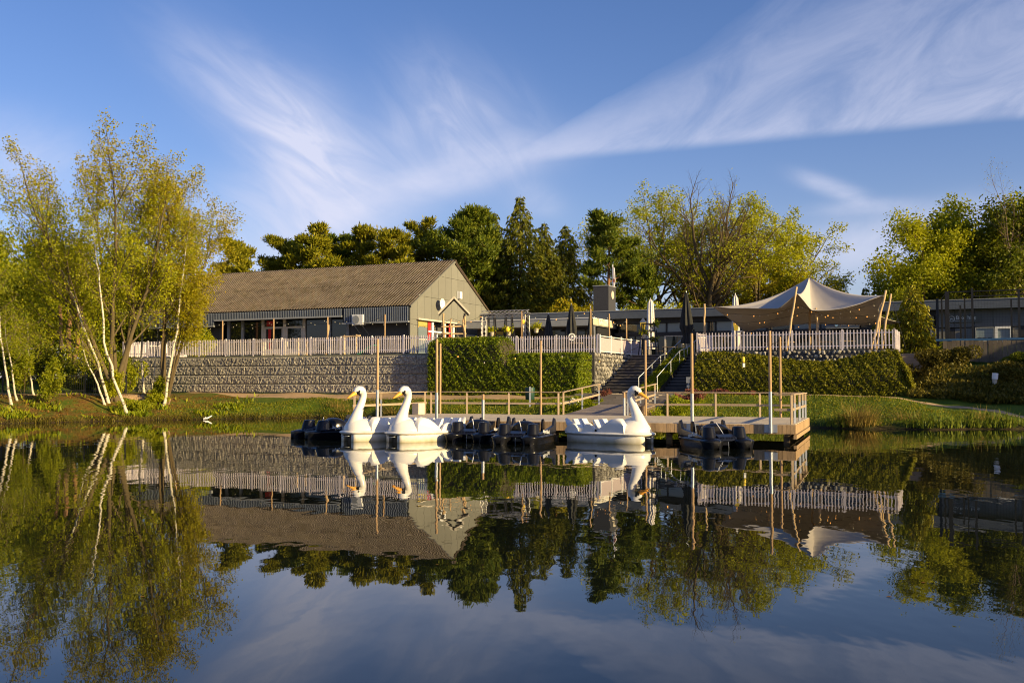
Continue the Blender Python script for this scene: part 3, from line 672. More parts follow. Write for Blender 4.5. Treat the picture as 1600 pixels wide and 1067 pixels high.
# ------------------------------------------------------------------ hedges
def hedge(label, a0, a1, b, depth, zf, zt, cham, seed, leaf, n, size=.085, slope0=0, slope1=0, cat='hedge', front_lean=.12):
    """clipped hedge: zf(x) front edge height, zt(x) top height, measured from the ground, x along the hedge"""
    rng = np.random.default_rng(seed); L = a1 - a0; h = thing('clipped_hedge', label, cat, W(a0, b, 0), SITE)
    def base(x):
        wx, wy, _ = W(a0 + x, b); return gz(wx, wy) - .05
    def prof(x): z0 = base(x); return [(0, z0), (front_lean, zf(x)), (front_lean + cham, zt(x)), (depth, zt(x)), (depth, z0)]
    xs_ = np.linspace(0, L, 40); rings = []
    for x in xs_:
        e0 = min(1, (x + .02) / max(slope0, .02)); e1 = min(1, (L - x + .02) / max(slope1, .02)); k = min(e0, e1) ** .6
        rings.append([(x, min(max(y, .12), depth - .12), base(x) + (z - base(x) - .1) * k) for y, z in prof(x)])
    mb = MB().loft(rings); mb.build('branches', M['barkdark'], h)
    C = []; Nn = []
    per = rng.uniform(0, 1, n)
    for i in range(n):
        x = rng.uniform(-.05, L + .05); xx = min(max(x, 0), L); P = prof(xx); seg = [math.dist(P[j], P[j + 1]) for j in range(4)]; seg[3] *= .3; s = rng.uniform(0, sum(seg)); j = 0
        while s > seg[j]: s -= seg[j]; j += 1
        t = s / seg[j] * (1 if j < 3 else .9); y = P[j][0] + (P[j + 1][0] - P[j][0]) * t; z = P[j][1] + (P[j + 1][1] - P[j][1]) * t
        nrm = np.array([0, -(P[j + 1][1] - P[j][1]), P[j + 1][0] - P[j][0]]); nrm = nrm / (np.linalg.norm(nrm) + 1e-9) * np.array([0, 1, 1])
        if j == 0 or j == 1: pass
        e = min(1, (x + .05) / max(slope0, .05)) if slope0 else 1; e2 = min(1, (L + .05 - x) / max(slope1, .05)) if slope1 else 1; k = max(min(e, e2), 0) ** .6; z = base(xx) + (z - base(xx)) * k
        C.append((x, y, z)); Nn.append(nrm)
    m_ = int(n * .16)
    for end in (0, 1):
        X = L if end else 0; P = prof(X); zt_ = P[2][1]
        for i in range(m_):
            y = rng.uniform(0, depth); z = rng.uniform(P[0][1], zt_ - max(0, (.12 + cham - y)) / max(cham, .01) * (P[2][1] - P[1][1]) * (y < .12 + cham)); f = (z - P[0][1]) / (zt_ - P[0][1]); sl = (slope1 if end else slope0) * f ** 1.6
            C.append((X - sl if end else X + sl, y, z)); Nn.append(np.array([1 if end else -1, 0, .2]))
    C = np.array(C); Nn = np.array(Nn); nn = len(C)
    wob = .015 * np.sin(C[:, 0] * 2.3 + C[:, 2] * 1.7) + .02 * np.sin(C[:, 0] * 7.1 + C[:, 2] * 6.3) + .03 * np.sin(C[:, 0] * 15 + 13 * C[:, 2])
    C = C + Nn * (wob + rng.normal(.01, .05, nn))[:, None]
    nr = Nn + rng.normal(0, .7, (nn, 3)); nr /= np.linalg.norm(nr, axis=1)[:, None]; t = rng.normal(size=(nn, 3)); t -= nr * (t * nr).sum(1)[:, None]; t /= np.linalg.norm(t, axis=1)[:, None]
    ln = size * rng.uniform(.6, 1.4, nn); tint = np.clip(.42 + wob * 2.0 + rng.normal(0, .22, nn), 0, 1)
    link('leaves', quads('leaves', C, t, np.cross(nr, t), ln, ln * .62, tint, leaf), h); return h
def step_top(lo, hi, x0, w):
    return lambda x: hi + (lo - hi) * float(ss(np.array(x), x0, x0 + w))
hedge('green clipped hedge that steps down from a tall block to a low one', -29.85, -20.25, 52.75, 2.3, step_top(3.1, 4.4, 4.55, .6), step_top(3.70, 4.74, 4.5, .5), .75, 5, M['lf_hedge'], 37000, .10)
hedge('broad olive hedge with a sloping top in front of the tent terrace', -14.25, -2.7, 55.5, 2.1, lambda x: 2.45 - .10 * math.sin(x * .9), lambda x: 3.52 + .24 * math.cos((x - 1) * .62) - .15 * math.exp(-((x - 7.2) / 1.6) ** 2), 1.25, 6, M['lf_hedge2'], 36000, .10, slope1=.9)

# ------------------------------------------------------------------ stairs
def stairs(label, a0, a1, b0, b1, z0, z1, n, group):
    st = thing('stairs', label, 'stairs', W(a0, b0, 0), SITE, group); w = a1 - a0; run = (b1 - b0) / n; ri = (z1 - z0) / n
    for i in range(n):
        mb = MB(); mb.box((w / 2, i * run + run * .5 + .1, z0 - .6 + ((i + 1) * ri + .6) / 2 - .02), (w, run + .2, (i + 1) * ri + .6 - .04)); o = mb.build('step', M['stair'], st)
        mb = MB(); mb.box((w / 2, i * run + run * .5 - .02, z0 + (i + 1) * ri - .02), (w - .004, run + .04, .04)); mb.build('tread', M['nosing'], o)
    return st
GS = 'two dark flights of stairs up to the terrace'
stairs('wide dark stairs beside the gabion wall with a railing', -20.1, -17.55, 55.7, 63.1, 1.25, TZ, 14, GS)
stairs('narrow dark stairs between the grassy strip and the olive hedge', -16.25, -14.4, 55.7, 63.1, 1.25, TZ, 14, GS)
# strip of planting between them: a soil ramp with ground cover
mb = MB(); rng = np.random.default_rng(3)
mb.prism([(55.5 - 55.5, .9), (0, 1.6), (7.8, TZ + .25), (8.0, TZ + .25), (8.0, .9)], .02, 1.26, axis='x')
M['soil'] = mat('dark_soil', (.035, .028, .016), .95, 0, .3, 5, .5, 20)
go = mb.build('planted_slope', M['soil']); go.location = W(-17.54, 55.5, 0); go.rotation_euler = (0, 0, SITE); structure(go)
n = 9000; C = np.c_[rng.uniform(.02, 1.24, n), rng.uniform(0, 8, n), np.zeros(n)]; C[:, 2] = 1.6 + (C[:, 1] / 7.8) * (TZ + .25 - 1.6) + np.abs(rng.normal(0, .09, n)); T, B = rand_frames(n, rng, 1.2); ln = rng.uniform(.06, .14, n)
o = link('ground_cover', quads('ground_cover', C, T, B, ln, ln * .5, rng.uniform(0, 1, n), M['lf_green'])); o.location = W(-17.54, 55.5, 0); o.rotation_euler = (0, 0, SITE); stuff(o)
def handrail(label, a, pts, group):
    h = thing('handrail', label, 'handrail', W(a, 55.5, 0), SITE, group); P = [(0, b - 55.5, z) for b, z in pts]
    MB().tube(P, .028, 7).build('rail', M['galv'], h, smooth=True)
    for i in range(len(pts) - 1):
        for t in ((.02, .6) if i < len(pts) - 2 else (.02, .55, .98)):
            q = Vector(P[i]).lerp(Vector(P[i + 1]), t); MB().tube([(0, q.y, q.z - 1.0), (0, q.y, q.z)], .02, 6).build('post', M['galv'], h)
GH = 'galvanised handrails up the stairs'
handrail('galvanised handrail along the wide stairs beside the swan head', -17.45, [(55.4, 2.35), (60.0, 3.75), (61.6, 4.0), (65.0, 4.95)], GH)
handrail('galvanised handrail along the narrow stairs beside the tall black parasol', -16.35, [(55.4, 2.4), (60.4, 4.05), (62.2, 4.3), (65.6, 5.15)], GH)

# ------------------------------------------------------------------ landing stage
JW, JD, JZ = 17.4, 7.6, .615
JR = (9.69, 34.2); JROT = R(-20); JC, JS = math.cos(R(20)), math.sin(R(20))
def JP(x, y): return (JR[0] + JC * x + JS * y, JR[1] - JS * x + JC * y)
def JL(px, y):      # where a line of sight crosses the line y = const of the landing stage
    k = (px - 800) / F; x0, y0 = JR[0] + JS * y, JR[1] + JC * y; return (k * y0 - x0) / (JC + JS * k)
jet = thing('jetty', 'broad wooden landing stage with vertical fascia boards over the water', 'jetty', (*JR, 0), JROT)
rows = 55; pw = JD / rows; seg = JW / 4
pk = [MB().box((0, 0, 0), (seg - .006, pw - .009, .034)).mesh('plank', M['plank']) for _ in range(1)][0]
for r in range(rows):
    for k in range(4): link('plank', pk, jet, (-(k + .5) * seg, (r + .5) * pw, JZ - .017 + rnd.uniform(-.002, .002)))
fb = MB().box((0, 0, 0), (.131, .024, .315)).mesh('fascia_board', M['fascia'])
for k in range(int(JW / .138)): link('fascia_board', fb, jet, (-(k + .5) * .138, -.016 + rnd.uniform(-.003, .003), JZ - .175 + rnd.uniform(-.006, .006)))
for k in range(int(JD / .138)): link('fascia_board', fb, jet, (.016, (k + .5) * .138, JZ - .175 + rnd.uniform(-.006, .006)), (0, 0, R(90)))
for y in (.25, 2.6, 5.2, 7.6): MB().box((-JW / 2, y, JZ - .135), (JW - .1, .12, .2)).build('beam', M['beam'], jet)
for x in (-.3, -4.4, -8.7, -13, -17.1): MB().box((x, JD / 2, JZ - .33), (.14, JD - .2, .18)).build('beam', M['beam'], jet)
for x in (-.3, -4.4, -8.7, -13, -17.1):
    for y in (.35, 2.7, 5.2, 7.5): MB().box((x, y, -.35), (.2, .2, 1.2)).build('pile', M['beam'], jet)
MB().box((.0, JD / 2, JZ - .44), (.1, JD - .1, .14)).build('beam', M['fascia'], jet)
ramp = thing('ramp', 'sloping boardwalk from the landing stage up towards the stairs', 'boardwalk', (*JP(JL(878, JD), JD - .35), 0), SITE)
rb = MB().box((0, 0, 0), (2.9, .143, .035)).mesh('plank', M['rampwood'])
for k in range(36): link('plank', rb, ramp, (1.45, .08 + k * .147, JZ - .045 + .42 * k / 36), (math.atan2(.40, 36 * .147), 0, 0))
MB().prism([(0, JZ - .3), (0, JZ - .08), (5.3, JZ + .34), (5.3, JZ - .1)], .08, 2.82, axis='x').build('ramp_beam', M['beam'], ramp)
M['pave2'] = mat('path_slabs', (.22, .185, .15), .85, 0, .2, 2, rv=.1)
plz = thing('paved_landing', 'paved landing between the boardwalk and the foot of the stairs', 'paving', W(-20.0, 48.3, 0), SITE)
plz['kind'] = 'structure'; del plz['label']; del plz['category']
sl_ = MB().box((0, 0, 0), (.985, .585, .16)).mesh('slab', M['pave2'])
for i in range(6):
    for j in range(13):
        b_ = 48.5 + j * .6; lo = -20.1 + max(0, (52.5 - b_)) * .66
        a_ = -19.5 + i * 1.0
        if a_ - .5 < lo - .35: continue
        wx, wy, _ = W(a_, b_); link('slab', sl_, plz, (a_ + 20.0, b_ - 48.3, max(gz(wx - .3, wy), gz(wx + .3, wy), gz(wx, wy + .3)) - .035))

def light_pole(label, x, y, zb, ht, sleeve, group, bracket=False):
    p = thing('light_pole', label, 'pole', (*JP(x, y), zb), JROT, group); r = .054; z0 = -.3 if bracket else 0
    if sleeve:
        MB().tube([(0, 0, z0), (0, 0, sleeve)], .061, 12).build('sleeve', M['galv'], p, auto=40)
        MB().tube([(0, 0, sleeve - .05), (0, 0, ht - .02), (0, 0, ht)], [r, r * .95, r * .8], 10).build('pole', M['polewood'], p, auto=40)
    else: MB().tube([(0, 0, z0), (0, 0, ht - .02), (0, 0, ht)], [r * .95, r * .9, r * .75], 10).build('pole', M['polewood'], p, auto=40)
    if bracket:
        mb = MB(); mb.box((-.14, .075, -.15), (.16, .012, .28)); mb.box((.14, .075, -.15), (.16, .012, .28)); mb.box((0, .07, -.15), (.18, .02, .29))
        o = mb.build('bracket', M['galv'], p)
    return p
GP = 'wooden light poles around the landing stage'
fb_ = -.12; rb_ = JD - .1
light_pole('tall wooden pole in a steel sleeve standing behind the swans near the block wall', JL(590, fb_), fb_, JZ, 3.17, 1.15, GP, True)
light_pole('tall wooden pole in a steel sleeve close to the end of the tall hedge', JL(682.5, fb_), fb_, JZ, 3.13, 1.05, GP, True)
light_pole('tall wooden pole in a steel sleeve behind the lone black pedal boat', JL(1081, fb_), fb_, JZ, 3.18, 1.05, GP, True)
light_pole('tall wooden pole in a steel sleeve beside the railed end of the landing stage', JL(1203, fb_), fb_, JZ, 3.22, 1.12, GP, True)
light_pole('slender bare wooden pole on the back edge in front of the tall hedge corner', JL(688, rb_), rb_, JZ, 3.3, 0, GP)
light_pole('slender bare wooden pole in front of the low stepped hedge', JL(845, rb_), rb_, JZ, 3.35, 0, GP)
light_pole('slender bare wooden pole beside the ramp and the swan with turned back', JL(1008.5, rb_), rb_, JZ, 3.3, 0, GP)
light_pole('slender bare wooden pole on the back edge near the railed end', JL(1219, rb_), rb_, JZ, 3.36, 0, GP)
light_pole('short post in a steel sleeve between the two black pedal boats', JL(755, fb_), fb_, JZ, 1.0, .78, 'short sleeved posts', True)
light_pole('short post in a steel sleeve at the corner of the ramp railing', JL(975, JD - .35), JD - .35, JZ, 1.02, .78, 'short sleeved posts')

def railing(label, pts, zs, post_at, group, posts_mat='railwood', w=.14):
    """pts: line on the ground, zs: deck height at each point"""
    a0, b0 = pts[0]; r = thing('railing', label, 'railing', (a0, b0, 0), 0, group)
    P = [Vector((a - a0, b - b0, z)) for (a, b), z in zip(pts, zs)]
    for i in range(len(P) - 1):
        MB().beam(P[i] + Vector((0, 0, 1.02)), P[i + 1] + Vector((0, 0, 1.02)), w, .04).build('top_rail', M['railwood'], r, bevel=.006)
        MB().beam(P[i] + Vector((0, 0, .50)), P[i + 1] + Vector((0, 0, .50)), .035, .09).build('middle_rail', M['railwood'], r)
    for (i, t, mt) in post_at:
        q = P[i].lerp(P[i + 1], t)
        if mt == 'galv':
            MB().box((q.x, q.y, q.z + .36), (.07, .07, .72)).build('post', M['galv'], r); MB().box((q.x, q.y, q.z + .86), (.075, .075, .3)).build('post_top', M['railwood'], r)
        else: MB().box((q.x, q.y, q.z + .5), (.08, .08, 1.0)).build('post', M['railwood'], r)
    return r
GR = 'wooden railings of the landing stage'
yb = JD - .06; xl_, xr_ = JL(878, JD), JL(972, JD)
def up_ramp(px): x, y = JP(JL(px, JD), JD + .1); return [(x, y), (x + SN * 5.0, y + CA * 5.0)]
railing('weathered railing along the back edge in front of the tall hedge', [JP(-JW + .15, yb), JP(xl_ - .05, yb)], [JZ, JZ], [(0, .02, 'w'), (0, .30, 'w'), (0, .62, 'w'), (0, .985, 'w')], GR)
railing('weathered railing along the back edge in front of the olive hedge', [JP(xr_ + .1, yb), JP(-.12, yb)], [JZ, JZ], [(0, .02, 'galv'), (0, .25, 'w'), (0, .52, 'w'), (0, .76, 'w'), (0, .985, 'galv')], GR)
railing('sunlit railing up the ramp beside the hedge end', up_ramp(878), [JZ, JZ + .38], [(0, .02, 'w'), (0, .5, 'galv'), (0, .97, 'galv')], GR, w=.12)
railing('railing up the ramp behind the neck of the lone swan', up_ramp(973), [JZ, JZ + .38], [(0, .5, 'galv'), (0, .97, 'galv')], GR, w=.12)
railing('short railing with steel posts around the open corner of the landing stage', [JP(JL(1203, .2) + .12, .2), JP(-.1, .2), JP(-.1, yb - .2)], [JZ] * 3, [(0, .97, 'w'), (1, .16, 'galv'), (1, .5, 'galv'), (1, .97, 'galv')], GR)
railing('railing across the far end of the landing stage behind the first swans', [JP(-JW + .12, .3), JP(-JW + .12, yb - .2)], [JZ] * 2, [(0, .02, 'w'), (0, .35, 'galv'), (0, .7, 'w'), (0, .98, 'w')], GR)
# ------------------------------------------------------------------ hall with the corrugated roof
HA, HB = -37.7, 63.8
hall = thing('gabled_hall', 'long hall with brown corrugated roof, striped slate fascia and olive panelled gable', 'hall', W(HA, HB, TZ), SITE)
HL, HD, EH, RH = 27.4, 14.0, 3.86, 7.95
def hall_x(px):
    k = -(px - 800) / F; hx, hy, _ = W(HA, HB); return -((k * hy + hx) / (CA - SN * k))
def gable_y(px):
    k = (px - 800) / F; hx, hy, _ = W(HA, HB); return (k * hy - hx) / (SN - CA * k)
pit = .164; nr_ = int(HL / pit)
def corr(p0, p1, nrm, x_end, n, m, amp=.05, m2=None, name='roof', rows=1, parent=None, pitch=pit):
    """trapezoid sheet from edge p0 to p1 (y,z), ribs along x"""
    mb = MB(); p0 = np.array(p0); p1 = np.array(p1); nv = np.array(nrm, float); nv /= np.linalg.norm(nv)
    prof = [(0, 0), (.46, 0), (.56, 1), (.84, 1), (.94, 0)]
    cols = [];
    for k in range(n):
        for (u, h) in prof: cols.append((x_end - (k + u) * pitch, h * amp))
    for r in range(rows + 1):
        q = p0 + (p1 - p0) * r / rows; mb.v.extend([(x, q[0] + nv[0] * h, q[1] + nv[1] * h) for x, h in cols])
    nc = len(cols)
    for r in range(rows):
        for c in range(nc - 1):
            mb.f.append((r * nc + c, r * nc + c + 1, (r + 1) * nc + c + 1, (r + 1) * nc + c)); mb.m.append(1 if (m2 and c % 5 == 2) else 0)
    return mb.build(name, [m, m2] if m2 else m, parent)
rs = (RH - EH) / (HD / 2); nb_ = (-rs, 1)
rows_r = [0, .5, 1]
for k in range(2):       # the roof is laid in two tiers of sheets that overlap
    t0, t1 = rows_r[k], rows_r[k + 1] + (.02 if k == 0 else 0); lift = .03 * (1 - k) * 0 + (.0 if k == 0 else .028)
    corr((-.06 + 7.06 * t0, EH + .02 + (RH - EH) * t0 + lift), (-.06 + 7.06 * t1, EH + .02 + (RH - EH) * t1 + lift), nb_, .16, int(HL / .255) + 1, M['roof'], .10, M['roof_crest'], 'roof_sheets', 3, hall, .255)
mb = MB(); mb.prism([(HD / 2, RH - .02), (HD + .2, EH - .05), (HD + .2, EH - .17), (HD / 2, RH - .2)], -HL, .14, axis='x'); mb.build('back_roof', M['roof'], hall)
mb = MB(); mb.prism([(HD / 2 - .22, RH + .0), (HD / 2, RH + .17), (HD / 2 + .22, RH + .0)], -HL - .05, .18, axis='x'); mb.build('ridge_cap', M['roof'], hall)
# fascia pieces of different depth, each with its gutter strip
for (xa, xb, dp) in ((-5.9, 0.0, 1.08), (-18.4, -5.9, .52), (-HL, -18.4, .98)):
    n = int((xb - xa) / pit); corr((-.10, EH - dp), (-.10, EH + .0), (-1, 0), xb, n, M['slate'], .05, M['slate_rib'], 'fascia', 1, hall)
    mb = MB(); mb.box(((xa + xb) / 2, -.10, EH - dp - .06), (xb - xa - .01, .17, .12)); mb.build('gutter', M['gutter'], hall)
    mb = MB(); mb.box(((xa + xb) / 2, .62, EH - dp - .01), (xb - xa - .012, 1.3, .04)); mb.build('soffit', M['darkwall'], hall)
    mb = MB(); mb.box(((xa + xb) / 2, .0, EH - dp / 2), (xb - xa - .012, .12, dp - .05)); mb.build('fascia_backing', M['dark'], hall)
mb = MB(); mb.box((-3.0, .95 + .1, EH / 2 - .2), (5.9, .2, EH - .4)); mb.build('wall', M['darkwall'], hall)
mb = MB(); mb.box((-22.9, .95 + .1, EH / 2 - .2), (8.9, .2, EH - .4)); mb.build('wall', M['darkwall'], hall)
mb = MB(); mb.box((-12.1, 1.6, EH / 2 - .1), (12.4, .1, EH)); mb.build('room_back', M['grid'], hall)
# glazed bay: mullions, panes, the white door frame with a red curtain
bx = [hall_x(p) for p in (345, 367, 399, 433, 464, 504, 533)]
zt = EH - .58
for i in range(6):
    x0, x1 = bx[i] + .12, bx[i + 1] - .12; w = MB(); z1 = zt
    door = i in (2, 3)
    fr = MB()
    if door:
        fw = .16
        fr.box(((x0 + x1) / 2, .93, 2.62), (x1 - x0, .1, fw)); fr.box((x0 + fw / 2, .93, 1.27), (fw, .1, 2.54)); fr.box((x1 - fw / 2, .93, 1.27), (fw, .1, 2.54)); fr.box(((x0 + x1) / 2, .93, .45), (x1 - x0 - 2 * fw, .08, .9))
        f = fr.build('door', M['frame'], hall)
        pm_ = MB(); pm_.box(((x0 + x1) / 2, .97, 1.72), (x1 - x0 - 2 * fw, .02, 1.64)); pm_.build('pane', M['glass'], f)
        pm_ = MB(); pm_.box(((x0 + x1) / 2, .97, 2.98), (x1 - x0, .02, .56)); pm_.build('pane', M['glass'], f)
    else:
        fr.box(((x0 + x1) / 2, .95, .3), (x1 - x0, .1, .6)); f = fr.build('window', M['darkwall'], hall)
        pm_ = MB(); pm_.box(((x0 + x1) / 2, .97, (.6 + z1) / 2), (x1 - x0, .02, z1 - .6)); pm_.build('pane', M['glass'], f)
for p in (345, 367, 399, 433, 464, 504, 533):
    MB().box((hall_x(p), .92, zt / 2), (.24, .16, zt)).build('mullion', M['frame'] if p in (399, 433, 464) else M['gutter'], hall)
MB().box((hall_x(409), .955, 1.75), (.28, .012, 1.7)).build('curtain', M['red'], hall)
MB().box((hall_x(409), .955, 2.98), (.62, .012, .4)).build('curtain', M['red'], hall)
# gable: upright panels with narrow joints, clipped to the roof slope
def gz_(y): return EH + (RH - EH) * (1 - abs(y - HD / 2) / (HD / 2)) - .06
def clip_panel(y0, y1, z0, z1):
    ys = sorted({y0, y1, *( [HD / 2] if y0 < HD / 2 < y1 else [])}); top = [(y, min(z1, gz_(y))) for y in ys]
    # where the slope meets z1 add a corner
    pts = [];
    for i, (y, z) in enumerate(top):
        pts.append((y, z))
        if i + 1 < len(top):
            ya, yb = ys[i], ys[i + 1]; ga, gb = gz_(ya) - z1, gz_(yb) - z1
            if ga * gb < 0: t = ga / (ga - gb); pts.append((ya + (yb - ya) * t, z1))
    pts = [p for p in pts]
    if max(p[1] for p in pts) < z0 + .06: return None
    pts = [(y, max(z, z0 + .01)) for y, z in pts]
    return [(y0, z0), (y1, z0)] + pts[::-1]
pwid = HD / 13
oy0, oy1 = gable_y(653.5), gable_y(712); oz = 2.95
for k in range(13):
    y0, y1 = k * pwid + .012, (k + 1) * pwid - .012
    for (z0, z1) in ((.0, 2.95), (2.96, 4.74), (4.76, 6.52), (6.54, 8.2)):
        if z0 < 1 and y1 > oy0 and y0 < oy1: continue
        P = clip_panel(y0, y1, z0, z1)
        if P: mb = MB(); mb.prism(P, .0, .05, axis='x'); mb.build('panel', M['panel'], hall)
mb = MB(); mb.prism([(0, 0), (oy0, 0), (oy0, oz), (oy1, oz), (oy1, 0), (HD, 0), (HD, EH - .1), (HD / 2, RH - .1), (0, EH - .1)], -.12, -.004, axis='x'); mb.build('gable_wall', M['dark'], hall)
for side in (0, 1):      # barge boards along the verge
    y = 0 if side == 0 else HD; mb = MB(); mb.beam((.10, y - (.05 if side == 0 else -.05), EH - .02), (.10, HD / 2, RH + .02), .10, .16); mb.build('barge_board', M['panel'] if side == 0 else M['roof'], hall)
# glazed recess in the gable with white posts and red panels
rec = MB(); rec.box((-.9, (oy0 + oy1) / 2, oz / 2), (.1, oy1 - oy0, oz)); rec.build('recess_back', M['darkwall'], hall)
mb = MB(); mb.box((.1, (oy0 + oy1) / 2 - .3, oz + .03), (.3, oy1 - oy0 + .2, .12)); mb.build('canopy_beam', M['frame'], hall)
gw = MB(); ya, yb = oy0 + .05, gable_y(669); gw.box((-.1, (ya + yb) / 2, 1.5), (.06, yb - ya, .1)); f = gw.build('window', M['frame'], hall)
MB().box((-.12, (ya + yb) / 2, 1.45), (.02, yb - ya, 2.85)).build('pane', M['glass2'], f); MB().box((-.09, (ya + yb) / 2, 2.68), (.02, yb - ya, .45)).build('blind', mat('yellow_blind', (.45, .36, .10), .8), f)
for (pa, pb) in ((670, 674), (703, 705.5)):
    ya, yb = gable_y(pa), gable_y(pb); MB().box((-.10, (ya + yb) / 2, 1.5), (.05, yb - ya, 2.8)).build('red_panel', M['red'], hall)
for pa in (676.5, 695.5, 709):
    ya = gable_y(pa); MB().box((-.06, ya, 1.45), (.12, .26, 2.9)).build('white_post', M['white'], hall)
for z in (1.2, 2.15): MB().box((-.05, (gable_y(670) + gable_y(711)) / 2, z), (.06, gable_y(711) - gable_y(670), .12)).build('white_bar', M['white'], hall)
# low lean-to with a row of slot windows under the far half of the gable
an = MB(); ya, yb = gable_y(722), gable_y(745); an.prism([(.06, 0), (1.2, 0), (1.2, 1.75), (.06, 2.2)], ya, yb + 3, axis='y'); f = an.build('lean_to', M['gutter'], hall)
for k in range(5): yy = ya + .5 + k * (yb - ya) / 5; MB().box((1.205, yy, 1.25), (.02, .32, .32)).build('slot_window', M['glass'], f)
mb = MB(); mb.box((-HL / 2, HD - .1, EH / 2), (HL, .2, EH - .1)); mb.build('back_wall', M['darkwall'], hall)
mb = MB(); mb.prism([(.9, 0), (HD, 0), (HD, EH - .1), (HD / 2, RH - .12), (.9, EH + .3)], -HL + .05, -HL + .2, axis='x'); mb.build('end_wall', M['darkwall'], hall)
# things fixed to the hall
ac = thing('air_conditioner', 'cream air conditioning unit on brackets below the striped fascia', 'air conditioner', W(HA + hall_x(561), HB + .55, TZ + 2.55), SITE)
MB().box((0, -.62, .42), (1.0, .42, .78)).build('case', M['white'], ac, bevel=.03)
ring = MB(); ring.tube([(-.12, -.84, .42), (-.12, -.86, .42)], .31, 20); ring.build('fan_grille', M['gutter'], ac)
for x in (-.35, .35):
    b_ = MB(); b_.beam((x, -.85, .02), (x, .35, .02), .05, .05); b_.beam((x, -.7, 0), (x, .35, -.75), .05, .05); b_.build('bracket', M['galv'], ac)
wl = thing('wall_lamp', 'square white lamp box high on the olive gable', 'lamp', W(HA + .05, HB + gable_y(714.5), TZ + 5.0), SITE); MB().box((.16, 0, .28), (.3, .36, .58)).build('lamp_case', M['white'], wl, bevel=.02); MB().box((.02, 0, .28), (.05, .5, .66)).build('backplate', M['gutter'], wl)
dish = thing('satellite_dish', 'round white dish on the gable beside the playhouse roof', 'dish', W(HA + .05, HB + gable_y(683), TZ + 4.35), SITE)
dr = MB(); dr.loft([[(.30 + d, r * math.cos(t * 6.283 / 20), r * math.sin(t * 6.283 / 20)) for t in range(20)] for r, d in ((.02, 0), (.22, .02), (.40, .09), (.42, .12))], cap=False); dr.build('dish_face', M['white'], dish, smooth=True); MB().beam((.0, 0, 0), (.32, 0, 0), .05, .05).build('arm', M['gutter'], dish)

# ------------------------------------------------------------------ long flat-roofed building with glass front
BA, BB = -26.0, 76.1
br = thing('flat_roofed_building', 'low charcoal building with flat roof, glass front and grey clad wing', 'building', W(BA, BB, TZ), SITE)
def br_x(px, yb=0.0):
    k = (px - 800) / F; b = BB + yb; a = (k * (CA * b) - SN * b) / (CA + SN * k); return a - BA
BH = 3.9; X1 = 40.0; XC = br_x(1463)
MB().box(((-12 + X1) / 2, 5.5, BH - .32), (X1 + 12, 12.6, .60)).build('roof_slab', M['slate'], br)
MB().box(((-12 + X1) / 2, 5.5, BH + .02), (X1 + 12.1, 12.7, .06)).build('roof_edge', M['gutter'], br)
MB().box(((-12 + XC) / 2, 6.5, BH / 2 - .3), (XC + 12, 9.0, BH - .7)).build('core', M['grid'], br)
MB().box(((-12 + XC) / 2, .1, 3.1), (XC + 12, .2, .36)).build('dark_fascia', M['dark'], br)
MB().box((XC / 2, .35, 2.05), (XC, .25, .30)).build('transom_band', M['dark'], br)
nwin = 12
for k in range(nwin):
    x0 = .3 + k * (XC - .4) / nwin; x1 = .3 + (k + 1) * (XC - .4) / nwin
    f = MB(); f.box((x0 + .05, .4, 1.45), (.10, .14, 2.9)); f = f.build('window', M['dark'], br)
    MB().box(((x0 + x1) / 2, .45, 2.55), (x1 - x0, .02, .75)).build('pane', M['glass2'] if k % 3 else M['glass'], f)
    MB().box(((x0 + x1) / 2, .45, .95), (x1 - x0, .02, 1.9)).build('pane', M['glass'], f)
for (pa, pb) in ((1000, 1014), (1037, 1067)):
    x0, x1 = br_x(pa), br_x(pb); f = MB(); f.box(((x0 + x1) / 2, .28, 1.92), (x1 - x0, .1, .12)); f.box((x0 + .06, .28, .95), (.12, .1, 1.9)); f.box((x1 - .06, .28, .95), (.12, .1, 1.9))
    f = f.build('door', M['frame'], br); MB().box(((x0 + x1) / 2, .3, .95), (x1 - x0 - .2, .02, 1.86)).build('pane', M['glass'], f)
# grey clad wing: panels, big windows, sign
pxs = [1463, 1478, 1493, 1509, 1524, 1553, 1593, 1640, 1690]
for i in range(len(pxs) - 1):
    x0, x1 = br_x(pxs[i]) + .015, br_x(pxs[i + 1]) - .015
    MB().box(((x0 + x1) / 2, .12, 2.68), (x1 - x0, .2, 1.24)).build('panel', M['cladding'], br)
    MB().box(((x0 + x1) / 2, .2, 1.0), (x1 - x0, .14, 2.0)).build('panel', M['cladding'] if i not in (1, 6) else M['dark'], br)
MB().box(((XC + X1) / 2, 6.5, BH / 2 - .3), (X1 - XC, 11.8, BH - .8)).build('core', M['cladding'], br)
def wing_window(pa, pb, z0, z1, fm, fw, gm):
    x0, x1 = br_x(pa), br_x(pb); f = MB(); f.box(((x0 + x1) / 2, .0, z1 - fw / 2), (x1 - x0, .2, fw)); f.box(((x0 + x1) / 2, .0, z0 + fw / 2), (x1 - x0, .2, fw))
    f.box((x0 + fw / 2, .0, (z0 + z1) / 2), (fw, .2, z1 - z0 - 2 * fw)); f.box((x1 - fw / 2, .0, (z0 + z1) / 2), (fw, .2, z1 - z0 - 2 * fw)); f = f.build('window', fm, br)
    MB().box(((x0 + x1) / 2, .02, (z0 + z1) / 2), (x1 - x0 - 2 * fw, .03, z1 - z0 - 2 * fw)).build('pane', gm, f); return f, x0, x1
f, x0, x1 = wing_window(1525, 1555, .9, 2.02, M['gutter'], .06, M['glass2'])
